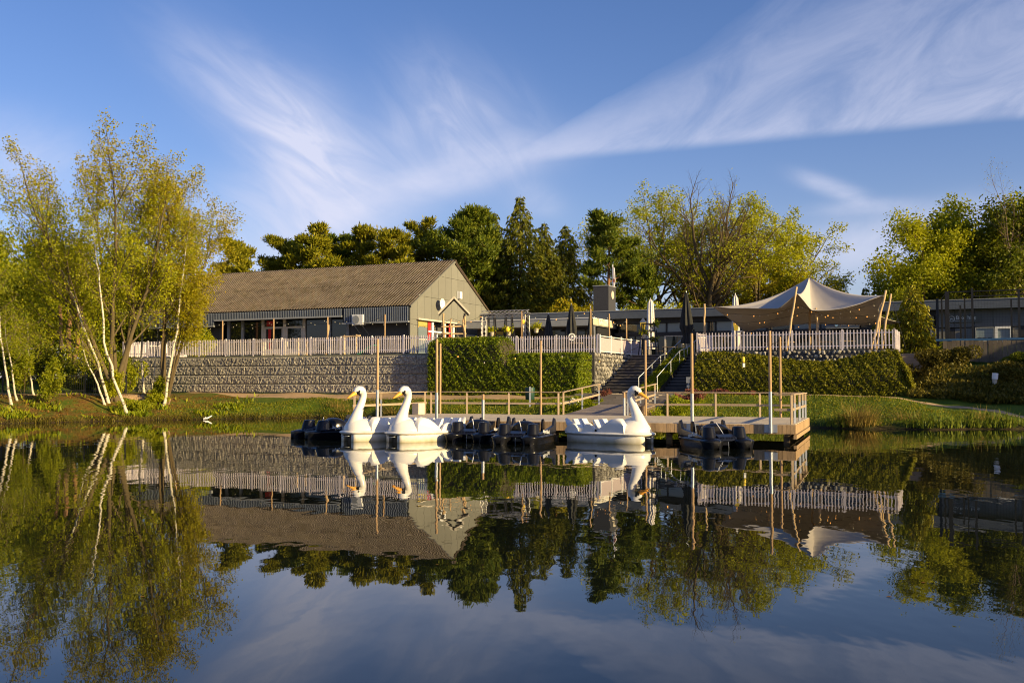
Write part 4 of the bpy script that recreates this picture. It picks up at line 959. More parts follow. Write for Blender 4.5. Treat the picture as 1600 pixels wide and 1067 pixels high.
for k in range(3): MB().box((x0 + .25 + k * .32, -.02, 1.12), (.24, .02, .22)).build('window_sticker', M['white'], f); MB().box((x0 + .25 + k * .32, -.02, 1.28), (.26, .02, .08)).build('window_sticker', M['dark'], f)
MB().box((x0 + .3, -.09, .78), (.45, .02, .34)).build('blue_poster', mat('blue_poster', (.02, .10, .30), .5), f)
wing_window(1556, 1583, .98, 2.05, M['white'], .15, M['glass2'])
wing_window(1455, 1464, .6, 2.0, M['gutter'], .05, M['glass2'])
MB().box((br_x(1486), -.02, .55), (1.0, .1, 1.1)).build('notice_board', mat('dark_red_board', (.06, .02, .02), .6), br)
# lower wing with the pale canopy and its sign
MB().box((-5.4, -2.0, 2.83), (10.8, 6.0, .55)).build('canopy', M['gutter'], br); MB().box((-5.4, -2.0, 3.13), (10.9, 6.1, .06)).build('canopy_edge', M['white'], br)
MB().box((-5.4, -1.2, 1.28), (10.4, 4.2, 2.54)).build('lower_wall', M['dark'], br)
for k in range(4): MB().box((-1.2 - k * 2.5, -3.32, 1.35), (1.9, .03, 2.0)).build('window', M['glass'], br)
MB().box((.05, -4.7, 1.25), (.12, .12, 2.5)).build('canopy_post', M['gutter'], br)
M['signpaint'] = mat('white_sign_paint', (.8, .78, .72), .6)
def lettering(txt, size, parent, loc, rot, m, ext=.012):
    c = bpy.data.curves.new('lettering', 'FONT'); c.body = txt; c.size = size; c.extrude = ext; c.align_x = 'CENTER'; c.align_y = 'CENTER'; c.materials.append(m)
    t = bpy.data.objects.new('lettering', c); COL.objects.link(t); bpy.context.view_layer.update()
    me = bpy.data.meshes.new_from_object(t.evaluated_get(bpy.context.evaluated_depsgraph_get())); bpy.data.objects.remove(t); bpy.data.curves.remove(c); me.materials.clear(); me.materials.append(m)
    return stuff(link('lettering', me, parent, loc, rot))
sg = thing('canopy_sign', 'pale wooden sign with white letters on the end of the low canopy', 'sign', W(BA + .03, BB - 5.0, TZ + 2.56), SITE)
for k in range(4): MB().box((.03, .62 + k * 1.24, .29), (.03, 1.2, .5)).build('board', mat('pale_sign_board', (.50, .43, .30), .7) if k == 0 else bpy.data.materials['pale_sign_board'], sg)
lettering('BRASSERIE', .56, sg, (.055, 2.6, .29), (R(90), 0, R(90)), M['signpaint'])
gs = thing('game_zone_sign', 'dark blue sign reading Game zone under the stretch tent', 'sign', W(BA + br_x(1317.5), BB - .2, TZ + 2.15), SITE)
MB().box((0, 0, .27), (2.35, .06, .44)).build('board', M['bluegrey'], gs); MB().box((0, -.02, .52), (2.45, .1, .05)).build('trim', M['gutter'], gs); MB().box((0, -.02, .02), (2.3, .1, .04)).build('trim', M['gutter'], gs)
lettering('Game zone', .26, gs, (.28, -.04, .27), (R(90), 0, 0), M['gutter'], .005)
cr_ = MB(); cr_.tube([(-.42, -.03, .27), (-.42, -.045, .27)], .12, 20); cr_.build('emblem', mat('pale_blue_print', (.30, .50, .62), .6), gs)
cr_ = MB(); cr_.tube([(1.0, -.03, .30), (1.0, -.045, .30)], .10, 16); cr_.build('emblem', M['gutter'], gs)
MB().box((.35, .03, -1.05), (.06, .06, 2.1)).build('post', M['gutter'], gs)
bk = thing('bike_hire_sign', 'dark grey board reading Bike hire on the clad wing', 'sign', W(BA + br_x(1508), BB - .02, TZ + 2.38), SITE)
MB().box((0, -.03, .27), (2.2, .05, .54)).build('board', mat('sign_grey', (.10, .10, .09), .5), bk); lettering('Bike hire', .36, bk, (.12, -.065, .33), (R(90), 0, 0), M['print'], .005)
MB().box((.02, -.06, .12), (1.3, .008, .035)).build('trim', M['gutter'], bk)
cr_ = MB()
for k in range(24): pass
cr_.loft([[(-.8 + rr * math.cos(t * 6.283 / 24), -.06, .27 + rr * math.sin(t * 6.283 / 24)) for t in range(24)] for rr in (.17, .20)], cap=False)
for k in range(3): cr_.box((-.88 + k * .08, -.06, .25 + (.03 if k == 1 else 0)), (.05, .01, .1))
cr_.build('emblem', M['print'], bk)
ch = thing('chimney_block', 'square charcoal chimney block rising above the flat roof', 'chimney', W(BA + br_x(945, 2.1) - .15, BB + 1.2, TZ + BH), SITE)
MB().box((.15, .9, 1.1), (1.34, 1.8, 2.3)).build('shaft', M['chimney'], ch, bevel=.02); MB().box((.15, .9, 2.28), (1.42, 1.88, .07)).build('cap', M['gutter'], ch)
rd = MB(); rd.tube([(.84, .9, 1.55), (.87, .9, 1.55)], .34, 20); rd.build('round_vent', M['cream'], ch)
fl = thing('flagpole', 'pole with a limp red and white flag above the chimney block', 'flagpole', W(BA + br_x(958, 4.5), BB + 4.5, TZ + BH), SITE)
MB().tube([(0, 0, 0), (0, 0, 4.4)], .045, 8).build('pole', M['white'], fl); fm_ = MB(); fm_.prism([(0, 4.2), (.16, 4.1), (.22, 3.0), (.12, 2.3), (.03, 2.4)], -.05, .05, axis='y'); fm_.build('flag', M['parawhite'], fl); fm_ = MB(); fm_.prism([(.03, 3.2), (.21, 3.1), (.2, 2.85), (.04, 2.9)], -.06, .06, axis='y'); fm_.build('flag_stripe', mat('faded_red_cloth', (.36, .12, .09), .8), fl)

# ------------------------------------------------------------------ stretch tent
TA, TB_ = -9.15, 64.1
tent = thing('stretch_tent', 'beige stretch tent with one peak and lights under its canopy', 'tent', W(TA, TB_, TZ), SITE)
bp_ = [(-5.35, -2.5, 2.92), (-4.2, -2.75, 2.78), (-3.2, -3.2, 2.72), (-2.0, -3.8, 2.62), (-1.05, -4.3, 2.58), (-.5, -4.5, 2.95), (.06, -4.62, 3.36), (.42, -4.5, 2.95), (.85, -4.35, 2.40), (1.7, -4.3, 2.36), (2.6, -4.2, 2.46), (3.5, -3.9, 2.72), (4.75, -3.55, 3.18),
       (4.35, -2.2, 2.5), (4.3, 0, 2.2), (4.7, 2.4, 2.1), (5.4, 4.6, 2.0), (3.2, 4.5, 1.95), (1.2, 4.7, 2.05), (-.8, 4.8, 2.15), (-3.2, 4.6, 1.95), (-5.4, 4.8, 1.75), (-4.9, 3.0, 1.55), (-4.3, 1.2, 1.62), (-4.55, -.6, 2.1)]
def spline(P, k):
    P = np.array(P); n = len(P); out = []
    for i in range(n):
        p0, p1, p2, p3 = P[i - 1], P[i], P[(i + 1) % n], P[(i + 2) % n]
        for j in range(k):
            t = j / k; c = .5 * (2 * p1 + (p2 - p0) * t + (2 * p0 - 5 * p1 + 4 * p2 - p3) * t * t + (3 * p1 - p0 - 3 * p2 + p3) * t ** 3); l = p1 + (p2 - p1) * t; out.append(l * .55 + c * .45)
    return np.array(out)
bnd = spline(bp_, 5); pk_ = np.array([0.1, 0.1, 4.78]); rings = []
for r in np.linspace(0.012, 1, 26):
    q = pk_ + (bnd - pk_) * r; pw_ = 2.15 - .0 * r; q[:, 2] = bnd[:, 2] + (pk_[2] - bnd[:, 2]) * (1 - r) ** pw_
    th = np.arctan2(bnd[:, 1], bnd[:, 0]); q[:, 2] += .05 * np.sin(th * 7) * r * (1 - r) * 2
    rings.append([tuple(p) for p in q])
mb = MB().loft(rings, cap=False); o = mb.build('canopy', M['tent'], tent, smooth=True); sd = o.modifiers.new('cloth', 'SOLIDIFY'); sd.thickness = .02
MB().tube([(0.1, .1, 0), (.1, .1, 4.7)], .07, 10).build('mast', M['logwood'], tent, smooth=True)
def log(name, p, q, r, parent, seed=0):
    rng = np.random.default_rng(seed); P = [Vector(p).lerp(Vector(q), t) + Vector((rng.normal(0, r * .35), rng.normal(0, r * .3), 0)) * (1 if 0 < t < 1 else 0) for t in np.linspace(0, 1, 7)]
    return MB().tube(P, [r * (1.05 - .25 * t) * rng.uniform(.92, 1.08) for t in np.linspace(0, 1, 7)], 9).build(name, M['logwood'], parent, smooth=True)
log('pole', (-.55, -4.85, 0), (.05, -4.62, 3.75), .075, tent, 1)
log('pole', (4.0, -3.9, 0), (4.85, -3.6, 3.45), .085, tent, 2)
log('pole', (4.65, -4.6, 0), (5.15, -4.0, 3.2), .075, tent, 3)
log('pole', (-5.75, -3.0, 0), (-5.85, -2.75, 3.1), .075, tent, 4)
log('pole', (1.05, -3.0, 0), (.9, -3.0, 2.6), .08, tent, 5)
log('pole', (4.1, -1.2, 0), (4.45, -1.4, 2.9), .06, tent, 6)
MB().tube([(-5.85, -2.75, 3.05), (-5.35, -2.5, 2.92)], .012, 5).build('rope', M['wire'], tent); MB().tube([(5.15, -4, 3.1), (5.9, -4.4, .1)], .012, 5).build('rope', M['wire'], tent)
bulb_me = {}
def bulb(kind):
    if kind not in bulb_me:
        import bmesh
        bm = bmesh.new(); bmesh.ops.create_uvsphere(bm, u_segments=8, v_segments=6, radius=1); me = bpy.data.meshes.new('bulb'); bm.to_mesh(me); bm.free(); me.materials.append(M[kind]); bulb_me[kind] = me
    return bulb_me[kind]
def festoon(label, pts, sag, n, group, kind=('bulb',), r=.05, drop=.09):
    f = thing('festoon_lights', label, 'string lights', pts[0], 0, group); o0 = Vector(pts[0]); k = 0; full_ = []
    for i in range(len(pts) - 1):
        p, q = Vector(pts[i]) - o0, Vector(pts[i + 1]) - o0; s = [p.lerp(q, t) - Vector((0, 0, sag * 4 * t * (1 - t))) for t in np.linspace(0, 1, 11)]; MB().tube(s, .011, 4, cap=False).build('wire', M['wire'], f)
        for j in range(n):
            t = (j + .5 + rnd.uniform(-.3, .3)) / n; c = p.lerp(q, t) - Vector((0, 0, sag * 4 * t * (1 - t) + drop)); kd = kind[k % len(kind)]; k += 1
            o = link('bulb', bulb(kd), f, c); o.scale = (r, r, r * 1.25)
    return f
def TP(x, y, z): return W(TA + x, TB_ + y, TZ + z)
GFS = 'strings of warm bulbs'
festoon('string of warm bulbs along the front edge under the tent', [TP(-4.9, -2.2, 2.55), TP(-2.0, -3.2, 2.3), TP(.1, -3.7, 2.75), TP(1.5, -3.7, 2.15), TP(4.3, -3.2, 2.75)], .06, 5, GFS, ('bulb', 'bulboff', 'bulboff'), .032)
festoon('string of warm bulbs across the middle of the tent', [TP(-4.6, -1, 2.0), TP(0, -1.8, 2.45), TP(4.2, -1.5, 2.25)], .2, 9, GFS, ('bulb', 'bulboff', 'bulboff', 'bulb'), .030)
festoon('string of warm bulbs deep inside the tent', [TP(-4.3, 2.2, 1.55), TP(0, 1.8, 2.1), TP(4.3, 1.2, 2.0)], .2, 8, GFS, ('bulb', 'bulboff', 'bulboff'), .030)
# ------------------------------------------------------------------ swan pedal boats
def swan_boat(label, x, y, head, group):
    s = thing('swan_boat', label, 'pedal boat', (x, y, -.045), R(head), group)
    def hb(t): return float(np.interp(t, [-1.66, -1.5, -1.1, -.4, .5, 1.1, 1.42, 1.58, 1.66], [.30, .52, .66, .73, .74, .68, .56, .42, .30]))
    for sd in (-1, 1):
        rings = []
        for t in [-1.62, -1.5, -1.2, -.6, 0, .6, 1.05, 1.3, 1.5, 1.58]:
            o = hb(t) - .02; i = o * .56 if t < 1.55 else o * .6; zb = -.12 + (.06 if t < -1.4 else 0); c = (o + i) / 2; w = (o - i) / 2
            flare = [(1, .36), (.96, .22), (.86, .05), (.62, zb), (-.62, zb), (-.95, .05), (-1, .22), (-1, .36)]
            rings.append([(t, sd * (c + f * w), z) for f, z in flare])
        MB().loft(rings).build('pontoon', M['hullstain'], s, auto=50)
    out = [(t, hb(t)) for t in (-1.66, -1.5, -1.1, -.4, .5, 1.1, 1.42, 1.58, 1.66)]; poly = [(t, w) for t, w in out] + [(t, -w) for t, w in reversed(out)]
    def ring(k, z): return [(t * (1 + k * .02), w * (1 + k * .045), z) for t, w in poly]
    MB().loft([ring(-1, .30), ring(1, .345), ring(1.6, .375), ring(1.2, .41), ring(-.5, .44), ring(-6, .44)]).build('rim', M['hullwhite'], s, auto=50)
    # breast that swells up to the neck
    rings = []
    for z, cx, rx, ry in ((.38, .84, .80, .70), (.48, .85, .79, .69), (.58, .87, .75, .64), (.68, .91, .66, .55), (.76, .97, .54, .45), (.82, 1.03, .42, .35), (.86, 1.08, .30, .26)):
        rings.append([(cx + rx * math.cos(t * 6.283 / 28) * (1 if math.cos(t * 6.283 / 28) > 0 else 1.05), ry * math.sin(t * 6.283 / 28), z) for t in range(28)])
    MB().loft(rings).build('breast', M['fibreglass'], s, smooth=True)
    P = [(1.22, .60), (1.22, .72), (1.19, .86), (1.15, 1.0), (1.08, 1.18), (1.0, 1.36), (.93, 1.52), (.89, 1.66), (.89, 1.78), (.93, 1.87), (1.0, 1.925), (1.09, 1.93), (1.17, 1.89), (1.23, 1.84), (1.27, 1.79)]
    r_ = [.37, .315, .255, .21, .172, .148, .136, .132, .14, .155, .165, .162, .145, .115, .075]
    MB().tube([(a, 0, z) for a, z in P], r_, 20).build('neck', M['fibreglass'], s, smooth=True)
    k = MB(); rings = []
    for (a, z, w, h) in ((1.20, 1.835, .105, .095), (1.29, 1.80, .092, .082), (1.42, 1.735, .075, .055), (1.54, 1.665, .05, .035), (1.61, 1.63, .02, .015)):
        rings.append([(a + h * .35 * math.sin(t * 6.283 / 12), w * math.cos(t * 6.283 / 12), z + h * math.sin(t * 6.283 / 12)) for t in range(12)])
    k.loft(rings).build('beak', M['beak'], s, smooth=True)
    k = MB(); rings = []
    for (a, z, w, h) in ((1.17, 1.875, .140, .10), (1.215, 1.85, .128, .105), (1.25, 1.83, .112, .095)):
        rings.append([(a + h * .5 * math.sin(t * 6.283 / 14), w * math.cos(t * 6.283 / 14), z + h * math.sin(t * 6.283 / 14)) for t in range(14)])
    k.loft(rings)
    for sd in (-1, 1):
        e = [(1.03, 1.915), (1.09, 1.945), (1.17, 1.93), (1.225, 1.87), (1.20, 1.78), (1.14, 1.72), (1.125, 1.78), (1.14, 1.855), (1.09, 1.89)]
        k.prism(e, sd * .10, sd * (.152), axis='y')
    k.build('face_mask', M['blackpl'], s)
    wing = [(1.02, .42), (1.0, .72), (.86, .92), (.66, .95), (.44, .90), (.22, .78), (.04, .64), (-.08, .52), (-.14, .42)]
    for sd in (-1, 1):
        w = MB(); w.loft([[(a, sd * .50, z) for a, z in wing], [(a, sd * .66, z - .02) for a, z in wing], [(a * .96 + .02, sd * .715, .42 + (z - .42) * .86) for a, z in wing]]); w.build('wing', M['fibreglass'], s, auto=55)
        w = MB(); b_ = [(-.18 - .62 * t, .42 + .30 * math.sin(math.pi * t) ** .7) for t in np.linspace(0, 1, 11)]; w.prism(b_, sd * .54, sd * .66); w.build('side_scroll', M['fibreglass'], s, bevel=.02)
        w = MB(); b_ = [(-.98 - .60 * t, .42 + .30 * math.sin(math.pi * t ** .8) ** .7) for t in np.linspace(0, 1, 11)]; w.prism(b_, sd * .46, sd * .58); w.build('side_scroll', M['fibreglass'], s, bevel=.02)
    for sx in (-.25, -1.12):
        for sd in (-1, 1):
            b_ = MB(); b_.prism([(sx, .44), (sx + .34, .44), (sx + .34, .56), (sx + .06, .58), (sx - .12, .88), (sx - .20, .87), (sx - .1, .5)], sd * .05, sd * .46); b_.build('seat', M['fibreglass'], s, bevel=.02)
    t_ = MB(); rings = []
    for (a, z, w, h) in ((-1.40, .45, .40, .06), (-1.55, .55, .34, .07), (-1.72, .70, .22, .06), (-1.86, .86, .08, .03)):
        rings.append([(a + h * .7 * math.sin(q * 6.283 / 12), w * math.cos(q * 6.283 / 12), z + h * math.sin(q * 6.283 / 12)) for q in range(12)])
    t_.loft(rings).build('tail', M['fibreglass'], s, smooth=True)
    MB().tube([(1.56, -.2, .27), (1.72, -.2, .25), (1.74, 0, .22), (1.72, .2, .25), (1.56, .2, .27)], .014, 6).build('tow_handle', M['galv'], s, smooth=True)
    MB().box((1.2, 0, .14), (.5, .36, .42)).build('keel_tunnel', M['beam'], s)
    MB().box((-.16, -.70, .50), (.07, .03, .08)).build('cleat', M['blackpl'], s)
    return s
GSW = 'white swan pedal boats'
SWS = .97
swan_boat('white swan pedal boat moored next to the lone black boat showing its left flank', -4.68, 36.0, -136, GSW)
swan_boat('white swan pedal boat in the middle, between the other long-necked swan and the twin black boats', -3.02, 35.45, -136, GSW)
swan_boat('white swan pedal boat alone, seen side on with its beak turned to the stairs', 3.36, 34.45, -36, GSW)
sw = [o for o in COL.objects if o.name.startswith('swan_boat')]
for o in sw: o.scale = (.95, .95, .95)
sw[0]['label'] = 'white swan pedal boat beside the black boat moored apart near the grass bank'
sw[1]['label'] = 'white swan pedal boat touching the pair of black pedal boats'
sw[2]['label'] = 'white swan pedal boat alone, seen side on, facing the other way'

# ------------------------------------------------------------------ black pedal boats
def black_boat(label, x, y, head, group):
    s = thing('pedal_boat', label, 'pedal boat', (x, y, -.04), R(head), group)
    for sd in (-1, 1):
        rings = []
        for t, w, zt, zb in ((-1.36, .20, .34, .10), (-1.22, .29, .40, -.05), (-.6, .32, .41, -.12), (.2, .33, .40, -.12), (.8, .33, .38, -.10), (1.12, .30, .36, -.06), (1.28, .23, .33, .0), (1.37, .12, .30, .10)):
            prof = [(1, .20), (1.10, .255), (1.10, .285), (.98, .31), (.8, zt - .03), (.45, zt), (-.45, zt), (-.8, zt - .03), (-.98, .31), (-1.10, .285), (-1.10, .255), (-1, .20), (-.85, .02), (-.5, zb), (.5, zb), (.85, .02)]
            rings.append([(t, sd * .50 + p * w, z) for p, z in prof])
        MB().loft(rings).build('pontoon', M['blackpl'], s, auto=42)
        rings = []
        for z, rx, ry, cx in ((.34, .30, .25, .70), (.40, .27, .225, .70), (.66, .225, .19, .66), (.70, .21, .175, .655), (.715, .17, .14, .65)):
            rings.append([(cx + rx * math.cos(q * 6.283 / 20), sd * .5 + ry * math.sin(q * 6.283 / 20), z) for q in range(20)])
        MB().loft(rings).build('cowl', M['blackpl'], s, auto=40)
        side = [(.92, .36), (.45, .44), (-.1, .50), (-.7, .57), (-1.0, .62), (-1.08, .76), (-1.14, .86), (-1.22, .87), (-1.29, .82), (-1.33, .58), (-1.34, .36)]
        MB().loft([[(a, sd * .70, z) for a, z in side], [(a, sd * .785, .36 + (z - .36) * .93) for a, z in side]]).build('side_panel', M['bluebl'], s, bevel=.015)
        fin = [(-.98, .36), (-1.02, .66), (-1.10, .80), (-1.2, .82), (-1.28, .74), (-1.28, .36)]
        MB().prism(fin, sd * .30, sd * .38).build('seat_fin', M['blackpl'], s, bevel=.02)
    MB().loft([[(-1.2, -.6, .12), (-1.2, .6, .12), (-1.2, .6, .36), (-1.2, -.6, .36)], [(.85, -.6, .14), (.85, .6, .14), (.85, .6, .37), (.85, -.6, .37)]]).build('tub', M['blackpl'], s)
    MB().prism([(.80, .24), (1.04, .25), (1.08, .30), (.98, .40), (.70, .47), (.55, .47), (.55, .3)], -.30, .30).build('front_panel', M['bluebl'], s, bevel=.012)
    rings = []
    for a, w, h in ((.22, .38, .30), (.10, .43, .37), (-.10, .46, .39), (-.28, .45, .36), (-.42, .40, .28)):
        rings.append([(a, w * math.cos(math.pi * q / 14) * (1 if True else 1), .40 + h * math.sin(math.pi * q / 14) ** .6) for q in range(15)])
    MB().loft(rings).build('hood', M['blackpl'], s, auto=50)
    for sd in (-1, 1): MB().prism([(-.75, .4), (-.5, .4), (-.55, .52), (-.82, .70), (-.93, .69), (-.85, .5)], sd * .08, sd * .32).build('seat', M['blackpl'], s, bevel=.02)
    MB().tube([(.52, .06, .46), (.36, -.04, .70), (.30, -.09, .80)], .013, 6).build('steering_lever', M['white'], s)
    MB().tube([(1.06, 0, .26), (1.09, 0, .10), (1.08, .01, -.05)], .007, 5).build('mooring_chain', M['galv'], s)
    lettering('ISLAND', .15, s, (1.03, 0, .345), (R(60), 0, R(90)), M['blackpl'], .01)
    for sd in (-1, 1): lettering('aqua island', .19, s, (.05, sd * .789, .435), (R(90), (R(-6) if sd < 0 else R(6)), R(180) if sd > 0 else 0), M['print'], .004)
    return s
GB = 'black plastic pedal boats'
black_boat('black pedal boat moored apart from its twins, beside a swan and the open bank', -6.75, 37.4, -138, GB)
black_boat('black pedal boat squeezed between a swan and another black boat', -1.22, 35.75, -110, GB)
black_boat('black pedal boat with raised fins, between its twin and the lone swan', .42, 34.1, -107, GB)
black_boat('black pedal boat in the shade in front of the railed landing stage', 6.52, 32.0, -80, GB)

# ------------------------------------------------------------------ parasols, lanterns, poles on the terrace
def PW(px, Y): return (px_x(px, Y), Y)
def parasol(label, px, Y, top, m, r, tie, group):
    x, y = PW(px, Y); h = py_z(top, Y) - TZ; p = thing('closed_parasol', label, 'parasol', (x, y, TZ), rnd.uniform(0, 1), group)
    MB().tube([(0, 0, 0), (0, 0, h)], .035, 8).build('pole', M['galv'], p); MB().box((0, 0, .05), (.6, .6, .1)).build('base', M['dark'], p, bevel=.02)
    rings = []
    for t in np.linspace(0, 1, 14):
        z = h * 1.0 - t * (h - .75 if tie else h - .55); rr = r * (.10 + .9 * t ** (.8 if m is M['parablack'] else .22)) * (1 - (.45 * math.exp(-((t - .80) / .07) ** 2) if tie else 0)) * (.62 if tie and t > .82 else 1)
        rings.append([(rr * (1 - .34 * (.5 + .5 * math.cos(q * 6.283 / 48 * 8))) * math.cos(q * 6.283 / 48 + .25 * t), rr * (1 - .34 * (.5 + .5 * math.cos(q * 6.283 / 48 * 8))) * math.sin(q * 6.283 / 48 + .25 * t), z) for q in range(48)])
    MB().loft(rings).build('canopy', m, p, auto=50)
    MB().tube([(0, 0, h - .02), (0, 0, h + .10)], [.03, .012], 6).build('finial', M['galv'], p)
    return p
GPA = 'closed parasols on the terrace'
parasol('short closed black parasol standing by the truss gate', 824, 67.5, 487, M['parablack'], .32, False, GPA)
parasol('closed black parasol between the truss gate and the parasol with the white emblem', 857, 66, 491, M['parablack'], .42, False, GPA)
pe = parasol('closed black parasol with a round white emblem near its hem', 893, 65, 476, M['parablack'], .54, False, GPA)
em = MB(); em.loft([[(rr * math.cos(t * 6.283 / 20), -.53, 1.15 + rr * 1.0 * math.sin(t * 6.283 / 20)) for t in range(20)] for rr in (.17, .24)], cap=False); em.box((0, -.53, 1.15), (.16, .01, .16)); o = em.build('emblem', M['print'], pe); pe.rotation_euler = (0, 0, 0)
parasol('thin closed black parasol at the fence corner next to the canopy sign', 923, 64.5, 480, M['parablack'], .30, False, GPA)
parasol('tall closed white parasol behind the lantern at the head of the stairs', 1017, 70, 467, M['parawhite'], .33, False, GPA)
parasol('tall closed white parasol behind the tent and its yellow lantern', 1150, 70, 460, M['parawhite'], .33, False, GPA)
parasol('very tall closed black parasol tied at the waist beside the narrow stairs', 1073, 65, 457, M['parablack'], .62, True, GPA)
def lantern(label, px, Y, top, group):
    x, y = PW(px, Y); h = py_z(top, Y) - TZ; p = thing('lantern_post', label, 'lamp post', (x, y, TZ), 0, group)
    MB().tube([(0, 0, 0), (0, 0, h - .85)], .04, 8).build('post', M['dark'], p)
    sq = lambda r, z: [(r * math.cos(q * 6.283 / 6), r * math.sin(q * 6.283 / 6), z) for q in range(6)]
    MB().loft([sq(.12, h - .85), sq(.20, h - .35)]).build('glass', M['amber'], p); MB().loft([sq(.23, h - .35), sq(.2, h - .28), sq(.09, h - .12), sq(.03, h - .08), sq(.02, h)]).build('cap', M['cream'], p); return p
lantern('amber lantern post beside the tall white parasol at the stairs', 1005, 67, 496, 'amber lantern posts')
lantern('amber lantern post under the tent edge', 1150.5, 66, 496.5, 'amber lantern posts')
def fence_pole(label, px, b, top):
    k = (px - 800) / F; a = (k * (CA * b) - SN * b) / (CA + SN * k); x, y, _ = W(a, b); h = py_z(top, y) - TZ
    p = thing('string_light_pole', label, 'pole', (x, y, TZ), SITE, 'wooden poles fixed along the white fences'); MB().tube([(0, 0, 0), (0, 0, h * .97), (0, 0, h)], [.055, .05, .035], 9).build('pole', M['polewood'], p, smooth=True)
    MB().box((0, -.03, .55), (.13, .03, .9)).build('fixing_plate', M['white'], p); return (x, y, TZ + h - .08)
fp = [fence_pole('wooden string light pole on the white fence before the dark hall wall', 601, 53.75, 491), fence_pole('wooden string light pole on the white fence beside the glass bay', 511.5, 53.75, 495), fence_pole('wooden string light pole on the white fence in front of the double door', 427, 53.75, 498), fence_pole('wooden string light pole on the white fence near the yellow shrub', 347, 53.75, 501),
      fence_pole('thin string light pole on the white fence behind the birches', 278, 53.75, 505)]
fm2 = [fence_pole('wooden string light pole in front of the truss gate', 815, 57.85, 486), fence_pole('wooden string light pole at the fence corner above the hedge', 923, 57.85, 482), fence_pole('wooden string light pole halfway along the netting fence', 952, 61.4, 490), fence_pole('wooden string light pole at the head of the wide stairs', 979, 65.9, 498)]
festoon('string of bulbs along the white fence in front of the hall', fp, .45, 6, GFS, ('bulboff',), .026)
festoon('string of bulbs over the fence beside the black parasols', fm2, .45, 7, GFS, ('bulb', 'bulboff', 'bulboff'), .03)
e0 = W(HA + .1, HB - .3, TZ + 2.6)
festoon('string of bulbs under the fascia of the hall', [W(HA - 27, HB - .2, TZ + 2.7), W(HA - 18.4, HB - .2, TZ + 3.0), W(HA - 6, HB - .2, TZ + 3.0), e0], .12, 7, GFS, ('bulboff',), .030)
festoon('string of bulbs from the hall to the truss gate', [e0, W(-32.2, 60.2, TZ + 2.6), (px_x(755, 68), 68, TZ + 2.9)], .35, 6, GFS, ('bulboff', 'bulb'), .03)
rp = [(*JP(JL(p, rb_), rb_), JZ + 3.2) for p in (688, 845, 1008.5, 1219)]
festoon('string of small bulbs between the slender poles at the water', rp, .75, 3, GFS, ('bulb', 'bulboff'), .028)

# ------------------------------------------------------------------ truss gate, trestle frames, plant rack, furniture
x, y = PW(788, 68); tg = thing('truss_gate', 'aluminium truss gate standing in front of the low canopy', 'truss', (x, y, TZ), SITE)
def truss(name, p, q, s, parent):
    p, q = Vector(p), Vector(q); d = (q - p).normalized(); u = d.orthogonal().normalized(); v = d.cross(u); C = [(u * a + v * b) * s / 2 for a, b in ((1, 1), (1, -1), (-1, -1), (-1, 1))]; mb = MB()
    for c in C: mb.tube([p + c, q + c], .026, 6)
    n = max(2, int((q - p).length / s))
    for i in range(n):
        a_, b_ = p.lerp(q, i / n), p.lerp(q, (i + 1) / n)
        for k in range(4): mb.tube([a_ + C[k], b_ + C[(k + 1) % 4]], .012, 4, cap=False)
    return mb.build(name, M['alu'], parent)
th = py_z(487, 68) - TZ
truss('leg', (-1.55, 0, 0), (-1.55, 0, th - .3), .3, tg); truss('leg', (1.65, 0, 0), (1.65, 0, th - .3), .3, tg); truss('crossbeam', (-1.75, 0, th - .14), (1.85, 0, th - .14), .3, tg)
def trestle(label, px, Y, h, w):
    x, y = PW(px, Y); t = thing('trestle_frame', label, 'frame', (x, y, TZ), SITE, 'black frames on the terrace')
    for sx in (-1, 1):
        for sy in (-1, 1): MB().beam((sx * w * .62, sy * .3, 0), (sx * w * .36, sy * .08, h), .07, .07).build('leg', M['dark'], t)
    MB().box((0, 0, h), (w * .8, .12, .09)).build('top_bar', M['dark'], t); MB().box((0, 0, h * .42), (w * 1.0, .5, .05)).build('shelf', M['dark'], t); return t
trestle('black trestle frame inside the truss gate, the one by the hall', 768, 70, 2.95, .62); trestle('black trestle frame inside the truss gate with a yellow lantern', 795, 70, 2.95, .62)
def plant(name, label, x, y, z, h, w, m, n, seed, group=None, pot=True, cat='potted plant', size=.12):
    rng = np.random.default_rng(seed); p = thing(name, label, cat, (x, y, z), 0, group); ph = .28 * (h > .5) if pot else 0
    if pot: MB().tube([(0, 0, 0), (0, 0, .3)], [.13, .18], 12).build('pot', M['cream'], p)
    P = np.c_[rng.normal(0, w * .35, 14), rng.normal(0, w * .35, 14), rng.uniform(.35, h, 14)]; link('leaves', leaves('leaves', P, rng, n // 14, w * .22, size, m), p); return p
for i, (px, Y, zz, lab) in enumerate(((769, 69.8, 1.45, 'green plant in a pot on the shelf of the black trestle by the hall'), (795, 69.8, 1.45, 'green plant in a pot on the shelf of the trestle with the lantern'), (838, 68, 1.6, 'hanging pot of greenery between two closed black parasols'))):
    x, y = PW(px, Y); plant('potted_plant', lab, x, y, TZ + zz, .6, .5, M['lf_yg'], 260, 40 + i, 'plants on the terrace')
for px, Y, zz, lab in ((793.5, 69.6, 2.1, 'amber hanging lantern on the black trestle frame'), (818, 67.2, 2.45, 'amber hanging lantern beside the pole at the truss gate')):
    x, y = PW(px, Y); t = thing('hanging_lantern', lab, 'lantern', (x, y, TZ + zz), 0, 'small amber lanterns'); MB().tube([(0, 0, -.3), (0, 0, -.15), (0, 0, 0)], [.10, .15, .06], 10).build('glass', M['amber'], t); MB().tube([(0, 0, 0), (0, 0, .35)], .01, 4).build('cord', M['wire'], t)
